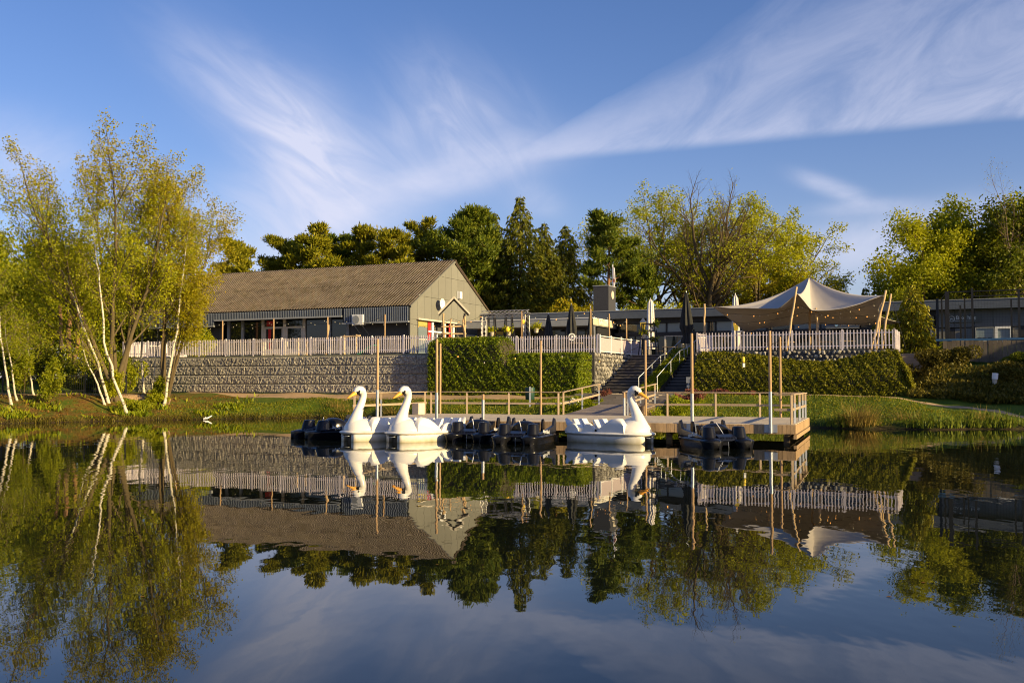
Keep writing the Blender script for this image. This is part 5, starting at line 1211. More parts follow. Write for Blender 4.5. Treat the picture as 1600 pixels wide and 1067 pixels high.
x, y = PW(1014, 66.5); rk = thing('plant_rack', 'black stepped plant rack in front of the tall white parasol', 'rack', (x, y, TZ), SITE)
for sx in (-1, 1):
    for sy in (-1, 1): MB().beam((sx * .62, sy * .35, 0), (sx * .42, sy * .15, 2.15), .06, .06).build('leg', M['dark'], rk)
for z, w in ((.55, 1.2), (1.1, 1.1), (1.62, 1.0), (2.12, .9)): MB().box((0, 0, z), (w, .5, .05)).build('shelf', M['dark'], rk)
for i, (dx_, z) in enumerate(((.38, 1.64), (-.3, 1.12), (.42, .58))): plant('potted_plant', ['bright green plant on the top shelf of the plant rack', 'small plant on the middle shelf of the plant rack', 'pale plant on the lowest shelf of the plant rack'][i], x + dx_ * CA, y - dx_ * SN, TZ + z, .62, .42, M['lf_yg'], 220, 60 + i, 'plants on the terrace')
def chair_me():
    s = thing('terrace_chair', 'x', 'chair', (0, 0, -50))
    for sx in (-1, 1):
        for sy in (-1, 1): MB().beam((sx * .2, sy * .2, 0), (sx * .19, sy * .19, .45), .035, .035).build('leg', M['dark'], s)
    MB().box((0, 0, .46), (.44, .44, .04)).build('seat', M['logwood'], s); MB().box((0, .21, .74), (.42, .03, .36)).build('backrest', M['dark'], s)
    for sx in (-1, 1): MB().box((sx * .19, .21, .56), (.035, .03, .2)).build('back_post', M['dark'], s)
    return s
def table_me():
    s = thing('terrace_table', 'x', 'table', (0, 0, -50)); MB().box((0, 0, .73), (.8, .8, .04)).build('tabletop', M['logwood'], s)
    for sx in (-1, 1):
        for sy in (-1, 1): MB().box((sx * .34, sy * .34, .355), (.05, .05, .71)).build('leg', M['dark'], s)
    return s
c0, t0_ = chair_me(), table_me(); first = {'c': True, 't': True}
sets = [(967, 71.5, 'by the netting fence end'), (985, 73, 'between the netting fence and the lantern'), (1047, 71, 'behind the handrails'), (902, 64.5, 'below the parasol with the emblem'), (868, 66, 'beside the second black parasol'), (1205, 64, 'under the lower flap of the tent'), (1232, 62.8, 'behind the front tent pole'), (1290, 62, 'under the middle of the tent'), (1325, 61, 'below the Game zone sign')]
for px, Y, where in sets:
    x, y = PW(px, Y); lab = 'square wooden table ' + where
    if first['t']: t0_.location = (x, y, TZ); t0_.rotation_euler = (0, 0, SITE); t0_['label'] = lab; t0_['group'] = 'terrace tables'; first['t'] = False
    else: copy_thing(t0_, (x, y, TZ), SITE + rnd.uniform(-.2, .2), lab, 'terrace tables')
    for k, (ddx, ddy, rz, w_) in enumerate(((-.75, 0, R(90), 'chair on the hall side of the table '), (.75, .05, R(-90), 'chair on the tent end of the table '))):
        lab = 'dark ' + w_ + where; cx, cy = x + ddx * CA, y - ddx * SN
        if first['c']: c0.location = (cx, cy, TZ); c0.rotation_euler = (0, 0, rz + SITE); c0['label'] = lab; c0['group'] = 'terrace chairs'; first['c'] = False
        else: copy_thing(c0, (cx, cy, TZ), rz + SITE + rnd.uniform(-.3, .3), lab, 'terrace chairs')

# ------------------------------------------------------------------ playground
x, y, _ = W(-32.5, 61, 0); ph = thing('playhouse', 'log playhouse with a small pitched roof in front of the olive gable', 'playhouse', (x, y, TZ), R(4))
for i, (px_, py_, hh) in enumerate(((-.72, -.6, 2.95), (.72, -.6, 2.95), (-.72, .6, 2.9), (.72, .6, 2.9))): log('post', (px_, py_, 0), (px_, py_, hh), .085, ph, 10 + i)
log('post', (-.15, -.75, 0), (-.2, -.75, 2.6), .06, ph, 17); log('post', (.95, -.8, 0), (.6, -.75, 2.55), .06, ph, 18)
for i, z in enumerate((1.55, 2.02, 1.25)): log('crossbeam', (-.9, -.66, z), (.85, -.66, z + (.06 if i == 1 else 0)), .06, ph, 20 + i)
MB().box((0, 0, 1.02), (1.6, 1.3, .08)).build('platform', M['logwood'], ph)
for sd in (-1, 1):
    mb = MB(); mb.beam((sd * .5, -.95, 3.47), (sd * .5, .95, 3.47), .05, 1.48); 
    mb = MB(); mb.prism([(0, 4.02), (sd * 1.05, 2.92), (sd * 1.02, 2.86), (0, 3.95)], -.95, .95); mb.build('roof_board', M['darkwall'], ph)
    MB().beam((0, -.99, 4.04), (sd * 1.08, -.99, 2.90), .05, .11).build('barge_board', M['frame'], ph)
lf = thing('log_frame', 'low climbing frame of peeled logs behind the white fence', 'climbing frame', W(-38.6, 57.5, TZ), SITE)
log('post', (-.55, 0, 0), (-.6, 0, 1.45), .08, lf, 31); log('post', (.4, 0, 0), (.42, 0, 1.5), .08, lf, 32); log('crossbeam', (-.9, 0, 1.35), (.75, 0, 1.4), .07, lf, 33); log('post', (-2.0, -.2, 0), (-1.75, -.2, 2.2), .08, lf, 34); log('post', (-4.6, .2, 0), (-4.6, .2, 1.35), .075, lf, 35); log('post', (-4.0, .4, 0), (-4.0, .4, 1.25), .075, lf, 36)
sd_ = thing('play_slide', 'small green slide behind the white fence', 'slide', W(-36.9, 57.2, TZ), SITE); MB().prism([(-.9, .12), (.3, .75), (.5, .75), (.5, .68), (.3, .68), (-.9, .05)], -.25, .25).build('chute', mat('green_plastic', (.02, .22, .10), .4), sd_); MB().box((.42, 0, .34), (.08, .5, .68)).build('ladder', M['dark'], sd_)
wb_ = thing('white_bin', 'white box bin behind the fence at the end of the tall hedge', 'bin', W(-31.2, 55.4, TZ), SITE); MB().box((0, 0, .42), (.5, .45, .84)).build('body', M['white'], wb_, bevel=.02); MB().box((0, 0, .87), (.54, .49, .06)).build('lid', M['white'], wb_)

# ------------------------------------------------------------------ small things near the water
x, y = PW(828, 53.3); g0 = gz(x, y); lb = thing('litter_bin', 'dark green litter bin on a steel post before the low hedge', 'bin', (x, y, g0), 0)
MB().tube([(0, 0, .35), (0, 0, .38), (0, 0, .98), (0, 0, 1.02)], [.2, .24, .26, .24], 14).build('body', M['green'], lb, smooth=True); MB().box((0, -.27, .4), (.10, .05, 1.3)).build('post', M['galv'], lb)
x, y = PW(654, 45.4); cb = thing('concrete_block', 'cream block standing at the end of the landing stage', 'block', (x, y, JZ), R(-38)); MB().box((0, 0, .26), (.42, .42, .52)).build('block_body', M['cream'], cb, bevel=.03)
x, y = PW(998, 45.6); pb = thing('wooden_box', 'small orange wooden box with a slanted lid behind the lone swan', 'box', (x, y, JZ), SITE - .2); MB().prism([(-.32, 0), (.3, 0), (.3, .38), (-.32, .22)], -.2, .2).build('box_body', M['fascia'], pb); MB().beam((-.34, 0, .24), (.32, 0, .41), .44, .03).build('lid', M['fascia'], pb)
x, y = PW(1553, 52); g0 = gz(x, y); bl = thing('path_light', 'short pale cylinder light on the shrubby slope', 'path light', (x, y, g0 + .15), 0); MB().tube([(0, 0, 0), (.03, 0, .3)], .12, 12).build('body', M['cream'], bl); MB().tube([(.03, 0, .3), (.06, 0, .62)], .15, 12).build('head', M['white'], bl)
x, y, _ = W(-14.55, 55.6); ub = thing('utility_box', 'pale grey box on a stake at the end of the olive hedge', 'utility box', (x, y, gz(x, y)), SITE); MB().box((0, 0, .85), (.22, .15, .34)).build('case', M['gutter'], ub); MB().box((0, .02, .35), (.05, .05, .7)).build('stake', M['galv'], ub); MB().box((0, -.02, .52), (.16, .1, .16)).build('lower_case', M['gutter'], ub)
x, y, _ = W(-11.35, 55.2); yl = thing('yellow_lantern', 'small yellow lantern hanging against the olive hedge', 'lantern', (x, y, py_z(562, y)), 0); MB().tube([(0, 0, -.16), (0, 0, -.10), (0, 0, .12), (0, 0, .16)], [.04, .09, .09, .04], 10).build('shade', mat('yellow_paper', (.75, .55, .05), .6), yl); MB().box((.02, 0, -.30), (.12, .1, .22)).build('tag', M['white'], yl); MB().tube([(0, 0, .16), (0, .25, .5)], .01, 4).build('cord', M['wire'], yl)
x, y = PW(325, 56.2); dw = thing('white_branch', 'bleached forked branch lying at the waterline', 'branch', (x, y, .03), .3); MB().tube([(-.22, 0, .02), (0, 0, .05), (.25, .05, .19)], [.03, .05, .03], 6).build('wood', M['white'], dw); MB().tube([(0, 0, .05), (-.12, .02, .12)], [.03, .02], 6).build('fork', M['white'], dw)

# ------------------------------------------------------------------ fences and court on the upper right slope, iron fence in the wood
bf = thing('board_fence', 'weathered vertical board fence on the slope below the wire court', 'board fence', W(-1.45, 64.4, 3.3), SITE)
bd = MB().box((0, 0, .62), (.235, .03, 1.24)).mesh('board', M['oldfence'])
for k in range(60): link('board', bd, bf, (.12 + k * .245, rnd.uniform(-.012, .012), rnd.uniform(-.03, .03)), (0, 0, rnd.uniform(-.03, .03)))
for z in (.3, 1.0): MB().box((7.3, .05, z), (14.6, .05, .09)).build('rail', M['oldfence'], bf)
for k in range(7): MB().box((.1 + k * 2.4, .09, .6), (.1, .1, 1.3)).build('post', M['oldfence'], bf)
pc = thing('wire_court', 'tall black steel posts and wire mesh of a ball court', 'sports cage', W(0, 67.0, 4.35), SITE)
def cx_(px, b): k = (px - 800) / F; return (k * (CA * b) - SN * b) / (CA + SN * k)
cps = [(1466, 67.0, 2.95, .16), (1473, 69.0, 3.1, .10), (1481.5, 66.8, 3.35, .24), (1502, 70, 2.7, .10), (1509, 69, 3.1, .09), (1521, 66.8, 3.5, .13), (1582, 69.5, 2.95, .10), (1594, 66.8, 3.3, .13), (1640, 66.8, 3.3, .13)]
for px, b, h, w in cps: MB().box((cx_(px, b), b - 67.0, h / 2), (w, w, h)).build('post', M['mesh'], pc)
for (p0, p1, z) in ((1481.5, 1640, 3.3), (1521, 1640, 3.0)):
    MB().box(((cx_(p0, 66.8) + cx_(p1, 66.8)) / 2, -.2, z), (cx_(p1, 66.8) - cx_(p0, 66.8), .06, .06)).build('top_bar', M['mesh'], pc)
MB().beam((cx_(1481.5, 66.8), -.2, 3.3), (cx_(1473, 69), 2, 3.05), .06, .06).build('top_bar', M['mesh'], pc)
mb = MB(); xa, xb = cx_(1481.5, 66.8), cx_(1640, 66.8); n = int((xb - xa) / .16)
for k in range(n): mb.box((xa + k * .16, -.2, 1.6), (.006, .006, 3.2))
for k in range(20): mb.box(((xa + xb) / 2, -.2, .1 + k * .16), (xb - xa, .006, .006))
stuff(mb.build('wire_mesh', M['mesh'], pc))
mb = MB(); mb.box((cx_(1570, 66) , -1.0, .32), (7.5, .5, .12)); o = mb.build('court_edge', mat('blue_court', (.03, .10, .22), .6), pc)
xi, yi = PW(30, 63.5); ir = thing('iron_fence', 'dark iron railing fence among the trees by the path', 'fence', (px_x(5, 63.5), 63.5, gz(px_x(5, 63.5), 63.5)), R(9))
bar = MB().box((0, 0, .62), (.018, .018, 1.24)).mesh('bar', M['mesh'])
for k in range(60): link('bar', bar, ir, (k * .125, 0, 0))
for k in range(4): MB().box((k * 2.5, 0, .7), (.09, .09, 1.45)).build('post', M['mesh'], ir)
for z in (.18, 1.12): MB().box((3.75, 0, z), (7.5, .03, .05)).build('rail', M['mesh'], ir)
# ------------------------------------------------------------------ trees
SP_FAN = dict(n=[7, 5, 4], seg=[8, 5, 4, 3], jit=[.05, .10, .14, .2], up=[.02, .07, .05, .02], len=[.42, .5, .5], ang=[32, 36, 42], start=[.28, .15, .15], sides=[8, 5, 3, 3], rr=.5, cone=.30, rmin=.004)
SP_OAK = dict(n=[8, 6, 5], seg=[6, 6, 5, 3], jit=[.05, .14, .18, .22], up=[.0, .06, .04, .02], len=[.80, .55, .45], ang=[52, 45, 45], start=[.38, .25, .2], sides=[10, 6, 4, 3], rr=.55, cone=.30, rmin=.004)
SP_BARE = dict(n=[6, 5, 6], seg=[8, 5, 4, 2], jit=[.08, .13, .17, .22], up=[.05, .05, .03, .02], len=[.62, .52, .5], ang=[38, 38, 40], start=[.25, .2, .15], sides=[9, 5, 3, 3], rr=.54, cone=.25, rmin=.003)
SP_DENSE = dict(n=[9, 6, 4], seg=[6, 5, 4, 3], jit=[.05, .14, .2, .25], up=[.0, .05, .02, .0], len=[.5, .5, .45], ang=[58, 48, 50], start=[.22, .2, .2], sides=[8, 5, 3, 3], rr=.5, cone=.35, rmin=.01)
def put(px, Y, z=None):
    x = px_x(px, Y); return x, Y, (gz(x, Y) if z is None else z)
# --- the group on the left bank
x, y, z = put(178, 58.5)
st = [((rnd.uniform(-.35, .35), rnd.uniform(-.3, .3)) + ((dx_, dy_, 1), L, .17)) for dx_, dy_, L in ((-.62, .1, 11.2), (-.40, -.15, 11.6), (-.22, .2, 11.8), (-.03, -.1, 11.8), (.16, .15, 11.6), (.36, -.1, 11.0), (-.52, .3, 9.0), (.06, .35, 10.4))]
tree('many_stemmed_tree', 'tall many-stemmed tree with sparse golden spring leaves at the left bank', 'tree', x, y, z, st, dict(SP_FAN, n=[8, 6, 5]), 21, M['barkgrey'], M['lf_gold'], 6, .18, .128, 'trees on the grassy bank', leaf2=M['lf_yg'], split=.72, fit=15.2, wide=.90)
x, y, z = put(258, 60)
st = [(0, 0, (.05, 0, 1), 9.6, .20), (.1, .1, (.22, .1, 1), 8.8, .13), (-.1, 0, (-.16, -.1, 1), 9.0, .12), (0, .2, (.36, -.1, .9), 6.0, .09)]
SP_F2 = dict(SP_FAN); SP_F2['up'] = [.02, .05, -.02, -.05]; SP_F2['start'] = [.42, .2, .15]
tree('golden_tree', 'brown-trunked tree with drooping golden leaves in front of the hall roof', 'tree', x, y, z, st, dict(SP_F2, n=[8, 6, 4]), 22, M['bark'], M['lf_gold'], 8, .2, .12, 'trees on the grassy bank', hang=.08, fit=14.2, wide=.72)
def birch(label, pts, Y, r, seed, group, n=16, leaf='lf_yg', per=14):
    rng = np.random.default_rng(seed); x0, y0 = px_x(pts[0][0], Y), Y; z0 = gz(x0, y0); P = [Vector((px_x(p, Y) - x0, .15 * math.sin(i * 1.3 + seed), py_z(q, Y) - z0)) for i, (p, q) in enumerate(pts)]
    P[0].z = -.1; D = [P[0]]
    for i in range(len(P) - 1):
        for t in (.34, .67, 1.0):
            j = Vector(rng.normal(0, .025, 3)); D.append(P[i].lerp(P[i + 1], t) + j)
    root = thing('birch_tree', label, 'birch tree', (x0, y0, z0), 0, group); mb = MB(); k = len(D); mb.tube(D, [r * (.88 - .72 * i / (k - 1)) * (1.35 if i == 0 else 1) for i in range(k)], 8, cap=False); mb.build('trunk', M['barkbirch'], root, smooth=True)
    br_ = MB(); anc = []
    for i in range(n):
        t = .42 + .58 * (i + .5) / n; f = t * (k - 1); a = min(int(f), k - 2); q = D[a].lerp(D[a + 1], f - a); az = i * 2.4 + rng.uniform(-.5, .5); L = (1 - t) * 2.6 + .7; d = Vector((math.cos(az) * .8, math.sin(az) * .8, .75)); pts_ = [q]
        for s in range(5): d = d.normalized() + Vector(rng.normal(0, .12, 3)) + Vector((0, 0, -.07)); pts_.append(pts_[-1] + d.normalized() * L / 5)
        br_.tube(pts_, [.016, .013, .011, .009, .007, .004], 3, cap=False)
        for s in (2, 3, 4, 5):
            anc.append(tuple(pts_[s]))
            for e in range(3):
                o = Vector(rng.normal(0, .28, 3)) + Vector((0, 0, -.12)); br_.tube([pts_[s], pts_[s] + o], [.007, .003], 3, cap=False); anc.append(tuple(pts_[s] + o))
    br_.build('branches', M['twig'], root); link('crown', leaves('crown', anc, rng, per, .17, .085, M[leaf], hang=.12), root); return root
GBI = 'slender white birches on the left bank'
birch('white birch leaning far to the left, lower of the crossing pair', [(164, 626), (152, 600), (134, 560), (127, 520)], 57, .085, 1, GBI, 9)
birch('white birch bending left with a long sweeping trunk', [(170, 612), (154, 568), (131, 512), (115, 466), (98, 432), (84, 408), (64, 360)], 57.6, .10, 2, GBI, 16)
birch('white birch leaning left whose foot stands nearest the water', [(201, 638), (180, 590), (163, 535), (157, 480), (150, 425), (144, 372), (139, 330)], 55.6, .10, 3, GBI, 18)
birch('straight white birch in front of the block wall, the one that forks', [(227, 606), (222, 560), (221, 500), (221, 440), (215, 400), (206, 372)], 62.5, .09, 4, GBI, 16)
birch('thin pale birch sapling in front of the block wall', [(239, 614), (243, 560), (246, 500), (248, 430)], 61, .05, 5, GBI, 10)
birch('white birch leaning right beside the brown trunk', [(257, 617), (263, 580), (274, 520), (282, 462), (288, 398), (296, 330)], 59.2, .10, 6, GBI, 18)
birch('outermost white birch at the picture edge', [(18, 632), (10, 595), (4, 545), (0, 490), (-6, 430)], 54, .09, 7, GBI, 14, 'lf_green', 18)
birch('second white birch from the picture edge', [(27, 622), (20, 585), (12, 540), (8, 500)], 55, .07, 8, GBI, 12, 'lf_green', 18)
birch('short white birch right of the pair at the picture edge', [(54, 614), (48, 585), (45, 545), (42, 505)], 58, .07, 9, GBI, 10, 'lf_green', 18)
def sapling(label, px, Y, h, seed, leaf='lf_yg'):
    x, y, z = put(px, Y); return tree('sapling', label, 'sapling', x, y, z, [(0, 0, (.05, 0, 1), h * .7, .02), (0, 0, (-.2, .1, 1), h * .5, .014)], SP_FAN, seed, M['bark'], M[leaf], 3, .10, .10, 'leafy saplings near the water')
sapling('leafy green sapling before the iron fence', 85, 55, 2.9, 31, 'lf_green'); sapling('low sapling between the crossing birches', 176, 58, 2.0, 32); sapling('low bushy sapling at the foot of the straight birch', 250, 60, 1.8, 33, 'lf_green'); sapling('leafy sapling among the birches at the picture edge', 38, 55.5, 3.4, 34, 'lf_green')
# --- dense wood behind the left bank (copies of three built trees, turned and scaled)
GW_ = 'dense green trees behind the left bank'
def dense(label, px, Y, top, seed, leaf, group, w=1.0, per=15, size=.27, bark='barkdark', spread=.52, z=None, name='leafy_tree', split=None, leaf2=None, low=.22):
    x, y, z = put(px, Y, z); h = py_z(top, Y) - z; sp = dict(SP_DENSE); sp['len'] = [.55 * w, .5, .45]; sp['start'] = [low, .2, .2]
    return tree(name, label, 'tree', x, y, z, [(0, 0, (rnd.uniform(-.04, .04), 0, 1), h * .86, h * .018)], sp, seed, M[bark], M[leaf], per, spread, size, group, leaf2=M[leaf2] if leaf2 else None, split=split, fit=h - .3, wide=1.12)
dense('dense green tree at the picture edge behind the outer birches', 8, 76, 372, 41, 'lf_green', GW_, 1.15, low=.12)
dense('dense olive tree behind the iron fence', 62, 80, 378, 42, 'lf_green', GW_, 1.15, leaf2='lf_dark', split=.4, low=.12)
dense('broad green tree behind the crossing birches', 112, 84, 372, 43, 'lf_dark', GW_, 1.15, leaf2='lf_green', split=.75, low=.2)
dense('dark green tree behind the many-stemmed tree', 168, 86, 388, 44, 'lf_dark', GW_, 1.1, low=.1)
dense('dark tree beside the far end of the hall', 222, 92, 412, 45, 'lf_dark', GW_, 1.0, low=.15)
dense('pale green tree outside the birches at the picture edge', -60, 72, 345, 46, 'lf_green', GW_, 1.2, low=.12)
dense('far dark tree behind the iron fence', 30, 104, 400, 47, 'lf_dark', GW_, 1.3, low=.1)
dense('far dark tree behind the hall end', 130, 108, 405, 48, 'lf_dark', GW_, 1.3, low=.1)
dense('far dark tree seen over the hall end', 285, 112, 420, 49, 'lf_dark', GW_, 1.2, low=.1)
def shrub(label, px, Y, w, h, seed, leaf, group, n=5200, size=.12, z=None, name='shrub', lumps=9):
    x, y, z = put(px, Y, z); rng = np.random.default_rng(seed); s = thing(name, label, 'shrub', (x, y, z), 0, group)
    cs = np.c_[rng.uniform(-w * .36, w * .36, lumps), rng.uniform(-w * .25, w * .25, lumps), rng.uniform(h * .28, h * .68, lumps)]; rs = np.c_[rng.uniform(.2, .32, lumps) * w, rng.uniform(.2, .3, lumps) * w, rng.uniform(.26, .36, lumps) * h]
    mb = MB()
    for c in cs: mb.tube([(0, 0, -.1), (c[0] * .5, c[1] * .5, c[2] * .6), tuple(c)], [.04, .03, .012], 4, cap=False)
    mb.build('stems', M['barkdark'], s); link('crown', blobby('crown', rng, cs, rs, n, size, M[leaf]), s); return s
GSH = 'shrubs at the wood edge'
shrub('dark shrub behind the iron fence at the picture edge', 20, 70, 5, 3.2, 51, 'lf_dark', GSH, 7000, .17); shrub('dark shrub behind the iron fence beside the orange trunks', 70, 71, 4.5, 2.8, 52, 'lf_dark', GSH, 6000, .17); shrub('dark shrub behind the crossing birches', 150, 70, 4.5, 3.0, 53, 'lf_dark', GSH, 6500, .17); shrub('low green shrub at the end of the block wall', 196, 67, 2.6, 2.4, 54, 'lf_green', GSH, 4500, .13)
shrub('yellow-green shrub on the terrace before the end of the hall', 303, 72.5, 2.9, 2.15, 55, 'lf_yg', None, 6000, .11, TZ); shrub('small bush at the foot of the many-stemmed tree', 215, 57, 1.6, .8, 56, 'lf_green', GSH, 2500, .09); shrub('small bush at the foot of the brown trunk', 247, 59.5, 1.4, .8, 57, 'lf_yg', GSH, 2400, .09)
GPT = 'bare orange pine trunks in the wood'
for i, (px, lab) in enumerate(((97, 'bare orange pine trunk, thinnest of the three in the wood'), (107, 'bare orange pine trunk in the middle of the three'), (117, 'bare orange pine trunk leaning towards the crossing birches'))):
    x, y, z = put(px, 73 + i); t = thing('limbless_pine', lab, 'pine tree', (x, y, z), 0, GPT); log('trunk', (0, 0, -.1), ((i - 1) * .25, 0, 5.5), .16 + .05 * (i == 1), t, 70 + i).data.materials[0] = M['barkpine']
# --- pines and spruces behind the hall
GPI = 'pines behind the hall roof'
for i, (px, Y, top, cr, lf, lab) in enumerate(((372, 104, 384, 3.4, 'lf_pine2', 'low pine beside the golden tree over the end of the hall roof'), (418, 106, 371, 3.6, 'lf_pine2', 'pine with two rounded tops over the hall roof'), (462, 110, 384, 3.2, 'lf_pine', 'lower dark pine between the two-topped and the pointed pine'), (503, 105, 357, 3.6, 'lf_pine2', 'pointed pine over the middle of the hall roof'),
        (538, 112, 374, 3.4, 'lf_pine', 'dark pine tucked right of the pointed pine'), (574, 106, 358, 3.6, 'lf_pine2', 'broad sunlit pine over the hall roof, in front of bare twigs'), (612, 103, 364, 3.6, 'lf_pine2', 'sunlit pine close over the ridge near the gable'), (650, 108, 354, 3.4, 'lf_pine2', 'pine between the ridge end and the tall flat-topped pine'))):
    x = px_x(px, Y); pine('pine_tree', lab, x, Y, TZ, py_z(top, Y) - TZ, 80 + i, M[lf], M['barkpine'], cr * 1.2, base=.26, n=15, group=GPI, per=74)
x = px_x(700, 104); pine('pine_tree', 'tall flat-topped pine with open limbs just beyond the gable peak', x, 104, TZ, py_z(335, 104) - TZ, 90, M['lf_pine'], M['barkpine'], 5.0, (.03, 0), .46, 14, GPI, per=120)
x = px_x(744, 108); pine('pine_tree', 'tall dark pine between the flat-topped pine and the great spruce', x, 108, TZ, py_z(327, 108) - TZ, 91, M['lf_pine'], M['barkpine'], 4.6, (-.03, 0), .38, 15, GPI, per=120)
GS2 = 'spruces behind the terrace'
for px, Y, top, w, lab, sd2 in ((813, 108, 304, 4.4, 'great spruce, tallest of the conifers, beyond the truss gate', 101), (772, 114, 330, 3.4, 'spruce half hidden on the hall side of the great spruce', 102), (851, 112, 346, 3.5, 'spruce shoulder to shoulder with the great spruce on the chimney side', 103), (884, 116, 350, 3.7, 'dark spruce nearest the chimney block', 104)):
    x = px_x(px, Y); spruce('spruce_tree', lab, x, Y, TZ, py_z(top, Y) - TZ, w * 1.3, sd2, M['lf_spruce'], GS2, 38, dens=1.3)
GL = 'leaning pines beyond the chimney block'
x = px_x(936, 100); pine('pine_tree', 'leaning pine with dark flat layers above the chimney block', x, 100, TZ, py_z(338, 100) - TZ, 110, M['lf_pine'], M['barkpine'], 4.2, (.22, 0), .5, 9, GL, per=90)
x = px_x(1000, 104); pine('pine_tree', 'lower leaning pine between the chimney block and the white parasol', x, 104, TZ, py_z(402, 104) - TZ, 111, M['lf_pine'], M['barkpine'], 3.6, (.12, 0), .45, 8, GL, per=85)
x, y = px_x(928, 106), 106; tree('bare_tree', 'thin bare tree beside the leaning pine', 'tree', x, y, TZ, [(0, 0, (0, 0, 1), 11, .09)], dict(SP_FAN, ang=[26, 30, 35]), 112, M['twig'], M['lf_gold'], 1, .2, .1, None)
# --- spring oaks and beeches
GO = 'spring broadleaf trees beyond the flat roof'
def oak(label, px, Y, top, seed, leaf, w, per, size=.24, sp=None, name='broadleaf_tree', drop=0, bark='barkgrey', stems=None, spread=.34, leaf2=None, split=None, wide=1.25):
    x = px_x(px, Y); h = py_z(top, Y) - TZ; sp = dict(sp or SP_OAK); sp['len'] = [sp['len'][0] * (w if sp['len'][0] > .7 else 1)] + list(sp['len'][1:])
    return tree(name, label, 'tree', x, Y, TZ, stems(h) if stems else [(0, 0, (0, 0, 1), h * .56, h * .021)], sp, seed, M[bark], M[leaf], per, spread, size, GO, drop=drop, leaf2=M[leaf2] if leaf2 else None, split=split, fit=h - .2, wide=wide)
oak('tall yellow-green tree left of the great bare-topped tree', 1050, 116, 304, 121, 'lf_yg', .95, 11, stems=lambda h: [(0, 0, (-.12, 0, 1), h * .6, h * .016), (.2, .1, (.14, 0, 1), h * .58, h * .014)])
oak('great tree with a bare purple top and a stout brown trunk', 1112, 106, 271, 122, 'lf_yg', .82, 2, .20, SP_BARE, 'great_tree', .60, 'bark', wide=1.0, stems=lambda h: [(0, 0, (.02, 0, 1), h * .50, h * .030)] + [(math.cos(z) * .15, math.sin(z) * .1, (math.cos(z) * t, math.sin(z) * t, 1), h * l, h * .0135, h * q) for z, t, l, q in ((.2, 1.1, .42, .36), (1.3, .6, .40, .40), (2.4, .7, .42, .38), (3.1, 1.15, .44, .34), (4.3, .55, .40, .42), (5.4, .7, .40, .39), (.0, .5, .44, .44), (3.3, .48, .44, .45))])
oak('golden-green tree right of the great bare-topped tree', 1192, 112, 306, 123, 'lf_yg', .85, 16, leaf2='lf_gold', split=.55)
oak('broad yellow-green tree behind the peak of the tent', 1240, 118, 330, 124, 'lf_yg', .95, 16)
oak('low green tree between the oaks and the tent peak', 1268, 122, 428, 125, 'lf_green', .7, 14)
oak('leafy green tree behind the first leaning pine', 1005, 122, 322, 126, 'lf_yg', .8, 17)
oak('low golden tree seen under the great bare-topped tree', 1150, 120, 400, 127, 'lf_gold', .9, 16)
for i, (px, Y, w, h, lf, lab) in enumerate(((985, 98, 5, 4.6, 'lf_green', 'green shrub over the flat roof beside the chimney block'), (1045, 100, 6, 5.0, 'lf_yg', 'green shrub over the flat roof behind the white parasol'), (1082, 112, 6, 4.2, 'lf_yg', 'yellow-green shrub over the flat roof at the foot of the great tree'), (1165, 104, 6, 4.6, 'lf_gold', 'golden shrub over the flat roof beside the tent'), (905, 100, 5, 5.6, 'lf_gold', 'golden-green shrub behind the canopy and black parasols'), (1215, 104, 6, 5.0, 'lf_yg', 'green shrub over the flat roof behind the tent'))):
    shrub(lab, px, Y, w, h, 140 + i, lf, 'tall shrubs behind the flat roof', 4200, .22, TZ + 1.5)
# --- trees on the right
GRT = 'dense trees beyond the wire court'
dense('yellow-green tree with bare twigs above the little pine', 1450, 92, 340, 151, 'lf_yg', GRT, .85, 18, .23, 'bark', z=4.4, low=.2, leaf2='lf_green', split=.6)
dense('dense rounded green tree behind the ball court', 1495, 96, 322, 152, 'lf_green', GRT, 1.15, 22, .29, 'bark', z=4.4, leaf2='lf_dark', split=.5, low=.15)
dense('dense green tree at the far end of the ball court', 1550, 94, 310, 153, 'lf_green', GRT, 1.2, 22, .29, 'bark', z=4.4, leaf2='lf_dark', split=.45, low=.15)
dense('dark tall tree at the picture edge behind the ball court', 1615, 90, 292, 154, 'lf_dark', GRT, 1.1, 22, .29, 'bark', z=4.4, low=.12)
dense('outer green tree past the end of the ball court', 1680, 96, 296, 155, 'lf_green', GRT, 1.2, 16, .27, 'bark', z=4.4, low=.12)
dense('dark low tree behind the roof edge of the clad wing', 1425, 102, 425, 156, 'lf_dark', GRT, .9, 16, .27, 'bark', z=4.4, low=.1)
dense('dark low tree in the gap behind the ball court posts', 1470, 104, 395, 157, 'lf_dark', GRT, 1.3, 16, .27, 'bark', z=4.4, low=.1)
dense('dark low tree filling the wood behind the clad wing', 1580, 104, 380, 158, 'lf_dark', GRT, 1.3, 16, .27, 'bark', z=4.4, low=.1)
x = px_x(1596, 88); tree('bare_tree', 'thin bare tree top rising over the picture edge', 'tree', x, 88, 4.4, [(0, 0, (0, 0, 1), py_z(335, 88) - 4.4, .10)], dict(SP_FAN, ang=[24, 30, 35]), 159, M['twig'], M['lf_gold'], 1, .2, .1, None)
GYS = 'small young spruces right of the tent'
for px, Y, top, w, lab, sd2 in ((1354, 100, 448, 1.9, 'pale young spruce seen over the tent corner', 161), (1374, 96, 440, 2.0, 'darker young spruce beside the dark wood', 162)):
    x = px_x(px, Y); spruce('young_spruce', lab, x, Y, TZ, py_z(top, Y) - TZ, w, sd2, M['lf_spruce'], GYS, 20, dens=.8)
